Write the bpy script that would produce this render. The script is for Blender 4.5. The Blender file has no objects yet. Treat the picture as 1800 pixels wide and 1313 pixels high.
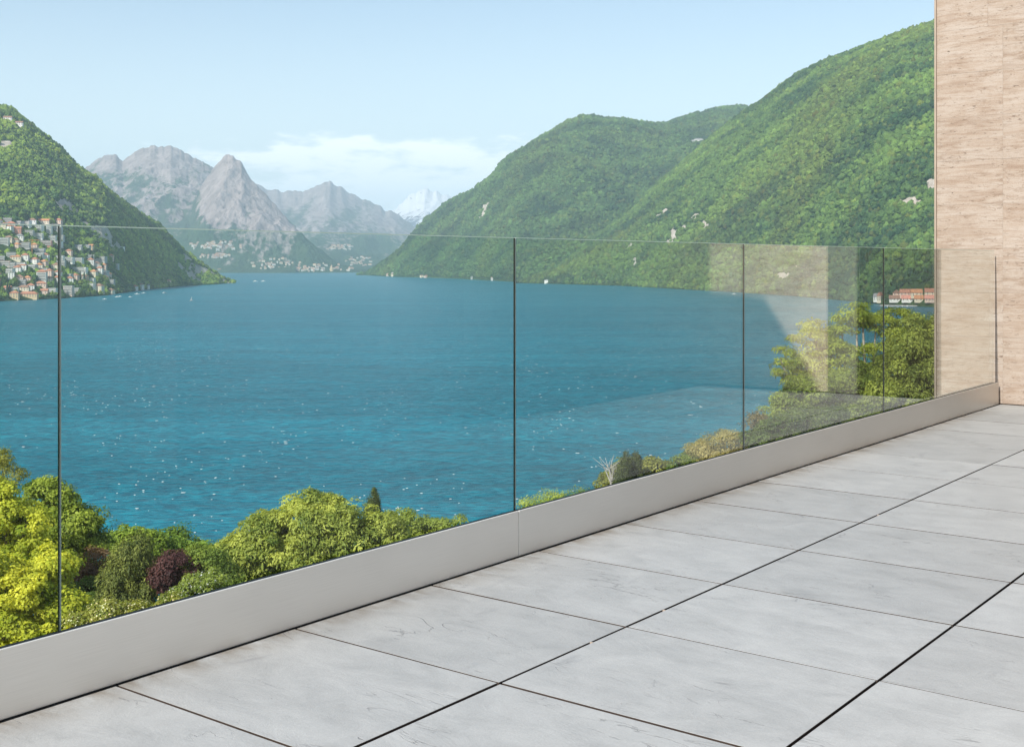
import bpy, bmesh, math, random
import numpy as np
from mathutils import Vector, Matrix

rnd = random.Random(7)
RNG = np.random.default_rng(11)
scene = bpy.context.scene
COL = scene.collection

# ----------------------------------------------------------------------------
# CAMERA, SKY, SUN, EXPOSURE
# ----------------------------------------------------------------------------
F = 2144.9            # focal length in photograph pixels (1800 wide)
HY = 462.3            # row of the horizon in the photograph
EYE = 1.061           # eye above the terrace floor (z = 0)
TH = math.radians(37.4)
UC, VC = -1.833, 2.661
LAKE = -59.0

cam_d = bpy.data.cameras.new("camera")
cam = bpy.data.objects.new("camera", cam_d)
COL.objects.link(cam)
cam.location = (0, 0, EYE)
cam.rotation_euler = (math.radians(90), 0, 0)
cam_d.sensor_fit = 'HORIZONTAL'
cam_d.sensor_width = 36
cam_d.lens = F / 1800 * 36
cam_d.shift_y = -(656.5 - HY) / 1800
cam_d.clip_start = 0.05
cam_d.clip_end = 120000
scene.camera = cam

U = Vector((math.sin(TH), math.cos(TH), 0))       # along the railing, to the stone wall
V = Vector((math.cos(TH), -math.sin(TH), 0))      # from the railing into the terrace
ROTZ = math.pi / 2 - TH                            # local x = U, local y = -V


def T(u, v, w=0.0):
    p = U * (u - UC) + V * (v - VC)
    return Vector((p.x, p.y, w))


SUN_EL = math.radians(42)
SUN_T = -0.013
sun_h = (-U + V * SUN_T).normalized()               # towards the sun, on the ground
sun_dir = Vector((sun_h.x * math.cos(SUN_EL), sun_h.y * math.cos(SUN_EL), math.sin(SUN_EL)))
SUN_AZ = math.atan2(sun_h.x, sun_h.y)              # clockwise from +Y
sun_d = bpy.data.lights.new("sun", 'SUN')
sun_d.energy = 3.6
sun_d.angle = math.radians(0.53)
sun_d.color = (1.0, 0.95, 0.87)
sun = bpy.data.objects.new("sun", sun_d)
COL.objects.link(sun)
sun.rotation_euler = sun_dir.to_track_quat('Z', 'Y').to_euler()
sun.location = (-30, -30, 60)

world = bpy.data.worlds.new("World")
scene.world = world
world.use_nodes = True
wn, wl = world.node_tree.nodes, world.node_tree.links
wn.clear()


def N(nodes, t, **kw):
    n = nodes.new(t)
    for k, v in kw.items():
        setattr(n, k, v)
    return n


wout = N(wn, 'ShaderNodeOutputWorld')
wbg = N(wn, 'ShaderNodeBackground')
SKY_STRENGTH = 0.12
wbg.inputs['Strength'].default_value = SKY_STRENGTH
sky = N(wn, 'ShaderNodeTexSky', sky_type='NISHITA')
sky.sun_disc = False
sky.sun_elevation = SUN_EL
sky.sun_rotation = SUN_AZ
sky.altitude = 300
sky.air_density = 1.0
sky.dust_density = 1.0
sky.ozone_density = 1.6
geo = N(wn, 'ShaderNodeTexCoord')
sep = N(wn, 'ShaderNodeSeparateXYZ')
wl.new(geo.outputs['Generated'], sep.inputs[0])


def wmath(op, a, b=None, c=None, clamp=False):
    n = N(wn, 'ShaderNodeMath', operation=op, use_clamp=clamp)
    for i, s in enumerate((a, b, c)):
        if s is None:
            continue
        if isinstance(s, (int, float)):
            n.inputs[i].default_value = s
        else:
            wl.new(s, n.inputs[i])
    return n.outputs[0]


def wsmooth(val, lo, hi):
    n = N(wn, 'ShaderNodeMapRange', interpolation_type='SMOOTHSTEP')
    n.inputs[1].default_value = lo
    n.inputs[2].default_value = hi
    wl.new(val, n.inputs[0])
    return n.outputs[0]


# fair-weather cloud bank low over the far mountains, in direction space
az = wmath('ARCTAN2', sep.outputs['X'], sep.outputs['Y'])
el = wmath('ARCSINE', sep.outputs['Z'])
comb = N(wn, 'ShaderNodeCombineXYZ')
wl.new(wmath('MULTIPLY', az, 9.0), comb.inputs[0])
wl.new(wmath('MULTIPLY', el, 30.0), comb.inputs[1])
cn = N(wn, 'ShaderNodeTexNoise')
cn.inputs['Scale'].default_value = 2.0
cn.inputs['Detail'].default_value = 7
cn.inputs['Roughness'].default_value = 0.56
wl.new(comb.outputs[0], cn.inputs['Vector'])
comb2 = N(wn, 'ShaderNodeCombineXYZ')
wl.new(wmath('MULTIPLY', az, 2.2), comb2.inputs[0])
wl.new(wmath('MULTIPLY', el, 9.0), comb2.inputs[1])
comb2.inputs[2].default_value = 4.0
cn2 = N(wn, 'ShaderNodeTexNoise')
cn2.inputs['Scale'].default_value = 1.4
cn2.inputs['Detail'].default_value = 3
wl.new(comb2.outputs[0], cn2.inputs['Vector'])
# the bank stands where the photograph shows it and thins out to both sides
azd = wmath('SUBTRACT', az, -0.085)
bank = wmath('SUBTRACT', 1.0, wsmooth(wmath('ABSOLUTE', azd), 0.09, 0.27))
bank = wmath('MAXIMUM', bank, 0.30)
low = wmath('MULTIPLY', wsmooth(el, -0.02, 0.050), wmath('SUBTRACT', 1.0, wsmooth(el, 0.092, 0.118)))
dens = wmath('ADD', cn.outputs[0], wmath('MULTIPLY', wmath('SUBTRACT', cn2.outputs[0], 0.5), 0.25))
dens = wmath('ADD', dens, wmath('MULTIPLY', wmath('SUBTRACT', bank, 1.0), 0.35))
dens = wmath('ADD', dens, wmath('MULTIPLY', wmath('SUBTRACT', low, 1.0), 0.42))
cl = wsmooth(dens, 0.35, 0.52)
cl = wmath('MULTIPLY', cl, 0.9)
mixc = N(wn, 'ShaderNodeMix', data_type='RGBA')
CLOUD = 9.0
mixc.inputs['B'].default_value = (CLOUD, CLOUD * 0.985, CLOUD * 0.965, 1)
wl.new(cl, mixc.inputs['Factor'])
wb = N(wn, 'ShaderNodeMix', data_type='RGBA', blend_type='MULTIPLY')
wb.inputs['Factor'].default_value = 1
wb.inputs['B'].default_value = (1.085, .985, .87, 1)
wl.new(sky.outputs[0], wb.inputs['A'])
# summer haze whitens the lowest part of the sky all round
hzm = N(wn, 'ShaderNodeMix', data_type='RGBA')
hzm.inputs['B'].default_value = (7.0, 7.1, 6.9, 1)
wl.new(wmath('MULTIPLY', wmath('SUBTRACT', 1.0, wsmooth(el, -0.02, 0.24)), 0.50), hzm.inputs['Factor'])
wl.new(wb.outputs['Result'], hzm.inputs['A'])
wl.new(hzm.outputs['Result'], mixc.inputs['A'])
wl.new(mixc.outputs['Result'], wbg.inputs['Color'])
wl.new(wbg.outputs[0], wout.inputs['Surface'])

vs = scene.view_settings
scene.display_settings.display_device = 'sRGB'
vs.view_transform = 'Standard'
vs.look = 'None'
vs.exposure = 0.72
vs.gamma = 1
vs.use_curve_mapping = False
try:
    scene.cycles.use_denoising = True
    scene.cycles.denoiser = 'OPENIMAGEDENOISE'
    scene.cycles.max_bounces = 10
    scene.cycles.transparent_max_bounces = 24
    scene.cycles.volume_bounces = 1
except Exception:
    pass


# ----------------------------------------------------------------------------
# HELPERS
# ----------------------------------------------------------------------------
def tag(o, label=None, cat=None, group=None, kind=None):
    if label:
        o['label'] = label
    if cat:
        o['category'] = cat
    if group:
        o['group'] = group
    if kind:
        o['kind'] = kind
    return o


def obj(name, me, parent=None, loc=None, rz=None):
    o = bpy.data.objects.new(name, me)
    COL.objects.link(o)
    if parent is not None:
        o.parent = parent
    if loc is not None:
        o.location = loc
    if rz is not None:
        o.rotation_euler = (0, 0, rz)
    return o


def empty(name, loc=(0, 0, 0), rz=0.0):
    return obj(name, None, None, loc, rz)


def mesh_np(name, verts, faces, mats=(), smooth=False, attrs=None, matidx=None):
    """faces: (n, k) int array, or a list of such arrays"""
    me = bpy.data.meshes.new(name)
    verts = np.asarray(verts, dtype=np.float32).reshape(-1, 3)
    if not isinstance(faces, (list, tuple)):
        faces = [faces]
    faces = [np.asarray(f, dtype=np.int32) for f in faces]
    nl = sum(f.size for f in faces)
    nf = sum(len(f) for f in faces)
    me.vertices.add(len(verts))
    me.vertices.foreach_set('co', verts.ravel())
    me.loops.add(nl)
    me.loops.foreach_set('vertex_index', np.concatenate([f.ravel() for f in faces]))
    me.polygons.add(nf)
    tot = np.concatenate([np.full(len(f), f.shape[1], dtype=np.int32) for f in faces])
    st = np.zeros(nf, dtype=np.int32)
    st[1:] = np.cumsum(tot)[:-1]
    me.polygons.foreach_set('loop_start', st)
    me.polygons.foreach_set('loop_total', tot)
    if smooth:
        me.polygons.foreach_set('use_smooth', np.ones(nf, dtype=bool))
    for m in mats:
        me.materials.append(m)
    if matidx is not None:
        me.polygons.foreach_set('material_index', np.asarray(matidx, dtype=np.int32))
    for k, (typ, arr) in (attrs or {}).items():
        a = me.attributes.new(k, typ, 'POINT')
        key = {'FLOAT': 'value', 'INT': 'value', 'FLOAT_VECTOR': 'vector', 'FLOAT_COLOR': 'color'}[typ]
        a.data.foreach_set(key, np.asarray(arr).ravel())
    me.update(calc_edges=True)
    me.validate()
    return me


class MB:
    """collects boxes, prisms and tubes into one mesh"""

    def __init__(self):
        self.v, self.f, self.m = [], [], []

    def poly(self, pts, faces, mi=0):
        b = len(self.v)
        self.v += [tuple(p) for p in pts]
        for f in faces:
            self.f.append([b + i for i in f])
            self.m.append(mi)

    def box(self, x0, x1, y0, y1, z0, z1, mi=0):
        p = [(x0, y0, z0), (x1, y0, z0), (x1, y1, z0), (x0, y1, z0),
             (x0, y0, z1), (x1, y0, z1), (x1, y1, z1), (x0, y1, z1)]
        self.poly(p, [(0, 3, 2, 1), (4, 5, 6, 7), (0, 1, 5, 4), (1, 2, 6, 5), (2, 3, 7, 6), (3, 0, 4, 7)], mi)

    def tube(self, pts, rads, n=7, mi=0):
        pts = [Vector(p) for p in pts]
        b = len(self.v)
        for i, p in enumerate(pts):
            d = (pts[min(i + 1, len(pts) - 1)] - pts[max(i - 1, 0)]).normalized()
            a = d.cross(Vector((0.31, 0.9, 0.2))).normalized()
            c = d.cross(a)
            for k in range(n):
                t = 2 * math.pi * k / n
                self.v.append(tuple(p + (a * math.cos(t) + c * math.sin(t)) * rads[i]))
        for i in range(len(pts) - 1):
            for k in range(n):
                k2 = (k + 1) % n
                self.f.append([b + i * n + k, b + i * n + k2, b + (i + 1) * n + k2, b + (i + 1) * n + k])
                self.m.append(mi)
        self.f.append([b + (len(pts) - 1) * n + k for k in range(n)])
        self.m.append(mi)
        self.f.append([b + k for k in reversed(range(n))])
        self.m.append(mi)

    def mesh(self, name, mats, smooth=False):
        me = bpy.data.meshes.new(name)
        me.from_pydata(self.v, [], self.f)
        for m in (mats if isinstance(mats, (list, tuple)) else [mats]):
            me.materials.append(m)
        me.polygons.foreach_set('material_index', self.m)
        if smooth:
            me.polygons.foreach_set('use_smooth', [True] * len(me.polygons))
        me.update()
        return me


def bevel_mesh(me, w, seg=2):
    bm = bmesh.new()
    bm.from_mesh(me)
    bmesh.ops.bevel(bm, geom=bm.edges[:], offset=w, segments=seg, affect='EDGES', profile=0.5)
    bm.to_mesh(me)
    bm.free()
    return me


# ---- numpy noise
_perm = np.random.default_rng(5).permutation(512)
_gr = np.random.default_rng(6).normal(size=(512, 2))
_gr /= np.linalg.norm(_gr, axis=1)[:, None]


def perlin(x, y, seed=0):
    x = np.asarray(x, dtype=float)
    y = np.asarray(y, dtype=float)
    xi = np.floor(x).astype(int)
    yi = np.floor(y).astype(int)
    xf, yf = x - xi, y - yi
    u = xf * xf * xf * (xf * (xf * 6 - 15) + 10)
    v = yf * yf * yf * (yf * (yf * 6 - 15) + 10)

    def g(ix, iy, dx, dy):
        h = _perm[(_perm[(ix + seed * 37) & 511] + iy + seed * 11) & 511]
        gg = _gr[h]
        return gg[..., 0] * dx + gg[..., 1] * dy
    a = g(xi, yi, xf, yf)
    b = g(xi + 1, yi, xf - 1, yf)
    c = g(xi, yi + 1, xf, yf - 1)
    d = g(xi + 1, yi + 1, xf - 1, yf - 1)
    return (a + (b - a) * u) * (1 - v) + (c + (d - c) * u) * v


def fbm(x, y, oct=4, seed=0, gain=0.5, lac=2.03):
    s, a = 0.0, 1.0
    for o in range(oct):
        s = s + a * perlin(x, y, seed + o * 3)
        x, y = np.asarray(x) * lac + 17.3, np.asarray(y) * lac + 9.1
        a *= gain
    return s


def ridged(x, y, oct=4, seed=0, gain=0.5):
    s, a = 0.0, 1.0
    for o in range(oct):
        s = s + a * (1 - 2.2 * np.abs(perlin(x, y, seed + o * 5)))
        x, y = np.asarray(x) * 2.1 + 3.7, np.asarray(y) * 2.1 + 1.3
        a *= gain
    return s


# ---- materials
def new_mat(name):
    m = bpy.data.materials.new(name)
    m.use_nodes = True
    n, l = m.node_tree.nodes, m.node_tree.links
    n.clear()
    out = N(n, 'ShaderNodeOutputMaterial')
    return m, n, l, out


def bsdf(n, l, out, color=(.5, .5, .5), rough=.6, metal=0.0, spec=0.5):
    b = N(n, 'ShaderNodeBsdfPrincipled')
    b.inputs['Base Color'].default_value = (*color, 1)
    b.inputs['Roughness'].default_value = rough
    b.inputs['Metallic'].default_value = metal
    b.inputs['Specular IOR Level'].default_value = spec
    l.new(b.outputs[0], out.inputs['Surface'])
    return b


def noise(n, l, vec, scale, detail=4, rough=.55, dist=0.0):
    t = N(n, 'ShaderNodeTexNoise')
    t.inputs['Scale'].default_value = scale
    t.inputs['Detail'].default_value = detail
    t.inputs['Roughness'].default_value = rough
    t.inputs['Distortion'].default_value = dist
    if vec is not None:
        l.new(vec, t.inputs['Vector'])
    return t


def ramp(n, l, fac, stops):
    r = N(n, 'ShaderNodeValToRGB')
    e = r.color_ramp.elements
    while len(e) < len(stops):
        e.new(0.5)
    for i, (p, c) in enumerate(stops):
        e[i].position = p
        e[i].color = (*c, 1) if len(c) == 3 else c
    l.new(fac, r.inputs['Fac'])
    return r


def mapping(n, l, vec, scale=(1, 1, 1), rot=(0, 0, 0), loc=(0, 0, 0)):
    m = N(n, 'ShaderNodeMapping')
    m.inputs['Scale'].default_value = scale
    m.inputs['Rotation'].default_value = rot
    m.inputs['Location'].default_value = loc
    l.new(vec, m.inputs['Vector'])
    return m.outputs[0]


def mixcol(n, l, fac, a, b, mode='MIX'):
    m = N(n, 'ShaderNodeMix', data_type='RGBA', blend_type=mode)
    for key, s in (('Factor', fac), ('A', a), ('B', b)):
        if isinstance(s, (int, float)):
            m.inputs[key].default_value = s
        elif isinstance(s, tuple):
            m.inputs[key].default_value = (*s, 1)
        else:
            l.new(s, m.inputs[key])
    return m.outputs['Result']


def nmath(n, l, op, a, b=None, clamp=False):
    m = N(n, 'ShaderNodeMath', operation=op, use_clamp=clamp)
    for i, s in enumerate((a, b)):
        if s is None:
            continue
        if isinstance(s, (int, float)):
            m.inputs[i].default_value = s
        else:
            l.new(s, m.inputs[i])
    return m.outputs[0]


def bump(n, l, b, height, strength, dist):
    k = N(n, 'ShaderNodeBump')
    k.inputs['Strength'].default_value = strength
    k.inputs['Distance'].default_value = dist
    l.new(height, k.inputs['Height'])
    l.new(k.outputs[0], b.inputs['Normal'])
    return k


def simple_mat(name, color, rough=.7, metal=0.0, var=0.12, scale=3.0, spec=0.3):
    m, n, l, out = new_mat(name)
    b = bsdf(n, l, out, color, rough, metal, spec)
    tc = N(n, 'ShaderNodeTexCoord')
    t = noise(n, l, tc.outputs['Object'], scale, 5)
    lo = tuple(c * (1 - var) for c in color)
    hi = tuple(min(1, c * (1 + var)) for c in color)
    r = ramp(n, l, t.outputs[0], [(.3, lo), (.7, hi)])
    l.new(r.outputs[0], b.inputs['Base Color'])
    return m


# tiles: pale grey slate-look porcelain
def tile_mat():
    m, n, l, out = new_mat("slate_tile")
    b = bsdf(n, l, out, (.5, .5, .5), .5, 0, .35)
    tc = N(n, 'ShaderNodeTexCoord')
    oi = N(n, 'ShaderNodeObjectInfo')
    off = N(n, 'ShaderNodeVectorMath', operation='ADD')
    cmb = N(n, 'ShaderNodeCombineXYZ')
    l.new(nmath(n, l, 'MULTIPLY', oi.outputs['Random'], 37.0), cmb.inputs[0])
    l.new(nmath(n, l, 'MULTIPLY', oi.outputs['Random'], 91.0), cmb.inputs[1])
    l.new(tc.outputs['Object'], off.inputs[0])
    l.new(cmb.outputs[0], off.inputs[1])
    vec = off.outputs[0]
    vs_ = mapping(n, l, vec, (2.3, 1.6, 1), (0, 0, math.radians(-24)))
    streak = noise(n, l, vs_, 3.2, 9, .70, .6)
    cloud = noise(n, l, mapping(n, l, vec, (1.3, .8, 1), (0, 0, -.3)), 5.0, 8, .68, .5)
    fine = noise(n, l, vec, 160, 3, .6)
    c1 = ramp(n, l, streak.outputs[0], [(.32, (.275, .283, .282)), (.5, (.372, .380, .377)), (.68, (.428, .436, .430))])
    c2 = mixcol(n, l, .62, c1.outputs[0], ramp(n, l, cloud.outputs[0], [(.34, (.295, .302, .300)), (.52, (.376, .383, .380)), (.66, (.428, .436, .430))]).outputs[0])
    c3 = mixcol(n, l, .22, c2, ramp(n, l, fine.outputs[0], [(.35, (.25, .258, .265)), (.65, (.395, .40, .40))]).outputs[0])
    # slate clefts: thin wavering lines
    vc_ = mapping(n, l, vec, (4.2, 1.1, 1), (0, 0, math.radians(-14)))
    cn_ = noise(n, l, vc_, 2.0, 6, .5, 1.2)
    w = nmath(n, l, 'ABSOLUTE', nmath(n, l, 'SUBTRACT', cn_.outputs[0], .5))
    line = N(n, 'ShaderNodeMapRange', interpolation_type='SMOOTHSTEP')
    line.inputs[1].default_value = 0.0
    line.inputs[2].default_value = .010
    line.inputs[3].default_value = 1
    line.inputs[4].default_value = 0
    l.new(w, line.inputs[0])
    gate = ramp(n, l, noise(n, l, vec, 3.1, 3).outputs[0], [(.50, (0, 0, 0)), (.62, (1, 1, 1))])
    crack = nmath(n, l, 'MULTIPLY', line.outputs[0], gate.outputs[0])
    c4 = mixcol(n, l, nmath(n, l, 'MULTIPLY', crack, .45), c3, (.15, .15, .157))
    # a few grey stains and specks, with shapes of their own
    st = noise(n, l, mapping(n, l, vec, (1.5, 4.2, 1), (0, 0, .25)), 1.6, 6, .6, .5)
    sr = ramp(n, l, st.outputs[0], [(.63, (0, 0, 0)), (.74, (1, 1, 1))])
    c5 = mixcol(n, l, nmath(n, l, 'MULTIPLY', sr.outputs[0], .45), c4, (.20, .207, .218))
    sv = N(n, 'ShaderNodeTexVoronoi')
    sv.inputs['Scale'].default_value = 5.5
    l.new(vec, sv.inputs['Vector'])
    spk = nmath(n, l, 'LESS_THAN', sv.outputs['Distance'], .014)
    c6 = mixcol(n, l, nmath(n, l, 'MULTIPLY', spk, .7), c5, (.08, .075, .07))
    # patchy brown tint, stronger towards the base channel: an attribute-free band on the first row only
    at = N(n, 'ShaderNodeAttribute')
    at.attribute_name = 'dirt'
    dn = noise(n, l, mapping(n, l, vec, (5, 2, 1)), 3.0, 5, .6)
    dd = nmath(n, l, 'MULTIPLY', at.outputs['Fac'], ramp(n, l, dn.outputs[0], [(.34, (0, 0, 0)), (.62, (1, 1, 1))]).outputs[0])
    c7 = mixcol(n, l, nmath(n, l, 'MULTIPLY', dd, .62, True), c6, (.15, .118, .082))
    tone = nmath(n, l, 'ADD', .88, nmath(n, l, 'MULTIPLY', oi.outputs['Random'], .17))
    hs = N(n, 'ShaderNodeHueSaturation')
    l.new(tone, hs.inputs['Value'])
    l.new(c7, hs.inputs['Color'])
    l.new(hs.outputs[0], b.inputs['Base Color'])
    h = nmath(n, l, 'ADD', nmath(n, l, 'MULTIPLY', streak.outputs[0], .8), nmath(n, l, 'MULTIPLY', fine.outputs[0], .10))
    h = nmath(n, l, 'SUBTRACT', h, nmath(n, l, 'MULTIPLY', crack, .35))
    bump(n, l, b, h, .75, .006)
    rr = nmath(n, l, 'ADD', .42, nmath(n, l, 'MULTIPLY', streak.outputs[0], .25))
    l.new(rr, b.inputs['Roughness'])
    return m


def travertine_mat(name, light=1.0):
    m, n, l, out = new_mat(name)
    b = bsdf(n, l, out, (.5, .4, .3), .62, 0, .3)
    tc = N(n, 'ShaderNodeTexCoord')
    oi = N(n, 'ShaderNodeObjectInfo')
    cmb = N(n, 'ShaderNodeCombineXYZ')
    l.new(nmath(n, l, 'MULTIPLY', oi.outputs['Random'], 53.0), cmb.inputs[1])
    l.new(nmath(n, l, 'MULTIPLY', oi.outputs['Random'], 19.0), cmb.inputs[2])
    off = N(n, 'ShaderNodeVectorMath', operation='ADD')
    l.new(tc.outputs['Object'], off.inputs[0])
    l.new(cmb.outputs[0], off.inputs[1])
    vec = off.outputs[0]
    beds = noise(n, l, mapping(n, l, vec, (1, 2.4, 24)), 1.5, 10, .72, .6)
    broad = noise(n, l, mapping(n, l, vec, (1, 1.5, 4.6)), 1.5, 5, .6, .8)
    grain = noise(n, l, mapping(n, l, vec, (1, 30, 90)), 3.0, 3, .6)
    base = ramp(n, l, beds.outputs[0], [(.33, (.200, .120, .075)), (.43, (.325, .228, .160)), (.50, (.410, .322, .255)), (.60, (.470, .395, .335)), (.72, (.50, .44, .39))])
    c2 = mixcol(n, l, .38, base.outputs[0], ramp(n, l, broad.outputs[0], [(.38, (.250, .145, .080)), (.47, (.375, .275, .200)), (.58, (.475, .405, .35))]).outputs[0])
    c2 = mixcol(n, l, .30, c2, ramp(n, l, grain.outputs[0], [(.35, (.30, .22, .16)), (.65, (.52, .45, .39))]).outputs[0])
    # thin wavering veins along the bedding
    vn = noise(n, l, mapping(n, l, vec, (1, 2.6, 15)), 1.25, 7, .60, .9)
    w = nmath(n, l, 'ABSOLUTE', nmath(n, l, 'SUBTRACT', vn.outputs[0], .5))
    vr = ramp(n, l, w, [(.0, (1, 1, 1)), (.022, (0, 0, 0))])
    gate2 = ramp(n, l, noise(n, l, mapping(n, l, vec, (1, 3, 9)), 1.7, 3).outputs[0], [(.44, (0, 0, 0)), (.60, (1, 1, 1))])
    vein = nmath(n, l, 'MULTIPLY', vr.outputs[0], gate2.outputs[0])
    c2 = mixcol(n, l, nmath(n, l, 'MULTIPLY', vein, .62), c2, (.20, .125, .075))
    # open pits in rows
    pn = noise(n, l, mapping(n, l, vec, (1, 11, 32)), 2.4, 5, .68, .5)
    gate = noise(n, l, mapping(n, l, vec, (1, 1.6, 13)), 1.9, 3, .5, .3)
    pr = ramp(n, l, pn.outputs[0], [(.575, (0, 0, 0)), (.64, (1, 1, 1))])
    gr = ramp(n, l, gate.outputs[0], [(.46, (0, 0, 0)), (.57, (1, 1, 1))])
    pit = nmath(n, l, 'MULTIPLY', pr.outputs[0], gr.outputs[0])
    c3 = mixcol(n, l, nmath(n, l, 'MULTIPLY', pit, .70), c2, (.13, .08, .05))
    hn_ = noise(n, l, mapping(n, l, vec, (1, 7.5, 15)), 2.2, 2, .5, .6)
    hole = ramp(n, l, hn_.outputs[0], [(.735, (0, 0, 0)), (.775, (1, 1, 1))])
    c4 = mixcol(n, l, nmath(n, l, 'MULTIPLY', hole.outputs[0], .85), c3, (.06, .04, .025))
    hs = N(n, 'ShaderNodeHueSaturation')
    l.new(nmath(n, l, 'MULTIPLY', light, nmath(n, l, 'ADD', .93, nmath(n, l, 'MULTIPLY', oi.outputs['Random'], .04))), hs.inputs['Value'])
    hs.inputs['Saturation'].default_value = .90
    l.new(c4, hs.inputs['Color'])
    l.new(hs.outputs[0], b.inputs['Base Color'])
    h = nmath(n, l, 'SUBTRACT', nmath(n, l, 'MULTIPLY', beds.outputs[0], .3), nmath(n, l, 'ADD', nmath(n, l, 'MULTIPLY', pit, .55), nmath(n, l, 'ADD', hole.outputs[0], nmath(n, l, 'MULTIPLY', vein, .3))))
    bump(n, l, b, h, .35, .006)
    return m


def metal_mat():
    m, n, l, out = new_mat("brushed_aluminium")
    b = bsdf(n, l, out, (.68, .68, .67), .34, .45, .5)
    tc = N(n, 'ShaderNodeTexCoord')
    t = noise(n, l, mapping(n, l, tc.outputs['Object'], (2, 1, 240)), 3.0, 4, .6)
    t2 = noise(n, l, mapping(n, l, tc.outputs['Object'], (1, 1, 2.5)), 1.4, 3, .5)
    c = ramp(n, l, t.outputs[0], [(.3, (.72, .69, .64)), (.7, (.82, .79, .74))])
    c2 = mixcol(n, l, .4, c.outputs[0], ramp(n, l, t2.outputs[0], [(.3, (.66, .63, .58)), (.7, (.86, .83, .78))]).outputs[0])
    l.new(c2, b.inputs['Base Color'])
    r = ramp(n, l, t2.outputs[0], [(.3, (.33, .33, .33)), (.7, (.42, .42, .42))])
    l.new(r.outputs[0], b.inputs['Roughness'])
    bump(n, l, b, t.outputs[0], .06, .001)
    return m


def glass_mat():
    """sheet glass with an anti-reflection coat: Schlick mix of a clear pass and a mirror reflection"""
    m, n, l, out = new_mat("clear_glass")
    tr = N(n, 'ShaderNodeBsdfTransparent')
    tr.inputs[0].default_value = (.945, .975, .960, 1)
    gl = N(n, 'ShaderNodeBsdfGlossy')
    gl.inputs['Color'].default_value = (1, 1, 1, 1)
    gl.inputs['Roughness'].default_value = 0.004
    g = N(n, 'ShaderNodeNewGeometry')
    d = N(n, 'ShaderNodeVectorMath', operation='DOT_PRODUCT')
    l.new(g.outputs['Incoming'], d.inputs[0])
    l.new(g.outputs['Normal'], d.inputs[1])
    c = nmath(n, l, 'ABSOLUTE', d.outputs['Value'])
    p = nmath(n, l, 'POWER', nmath(n, l, 'SUBTRACT', 1.0, c), 4.6)
    fr = nmath(n, l, 'ADD', .006, nmath(n, l, 'MULTIPLY', p, 1.6), True)
    mx = N(n, 'ShaderNodeMixShader')
    l.new(fr, mx.inputs[0])
    l.new(tr.outputs[0], mx.inputs[1])
    l.new(gl.outputs[0], mx.inputs[2])
    l.new(mx.outputs[0], out.inputs['Surface'])
    return m


def leaf_mat(name, transl=.35, rough=.55):
    m, n, l, out = new_mat(name)
    at = N(n, 'ShaderNodeAttribute')
    at.attribute_name = 'leafcol'
    d = N(n, 'ShaderNodeBsdfPrincipled')
    d.inputs['Roughness'].default_value = rough
    d.inputs['Specular IOR Level'].default_value = .25
    t = N(n, 'ShaderNodeBsdfTranslucent')
    l.new(at.outputs['Color'], d.inputs['Base Color'])
    yel = mixcol(n, l, 1.0, at.outputs['Color'], (1.25, 1.15, .55), 'MULTIPLY')
    l.new(yel, t.inputs['Color'])
    mx = N(n, 'ShaderNodeMixShader')
    mx.inputs[0].default_value = transl
    l.new(d.outputs[0], mx.inputs[1])
    l.new(t.outputs[0], mx.inputs[2])
    l.new(mx.outputs[0], out.inputs['Surface'])
    return m


def forest_mat():
    m, n, l, out = new_mat("far_canopy")
    b = bsdf(n, l, out, (.05, .09, .02), .75, 0, .1)
    at = N(n, 'ShaderNodeAttribute')
    at.attribute_type = 'INSTANCER'
    at.attribute_name = 'col'
    tc = N(n, 'ShaderNodeTexCoord')
    t = noise(n, l, tc.outputs['Object'], 3.5, 4, .6)
    c = mixcol(n, l, .8, at.outputs['Color'], ramp(n, l, t.outputs[0], [(.3, (.55, .55, .5)), (.7, (1.5, 1.45, 1.3))]).outputs[0], 'MULTIPLY')
    l.new(c, b.inputs['Base Color'])
    bump(n, l, b, t.outputs[0], .8, .4)
    return m


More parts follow.
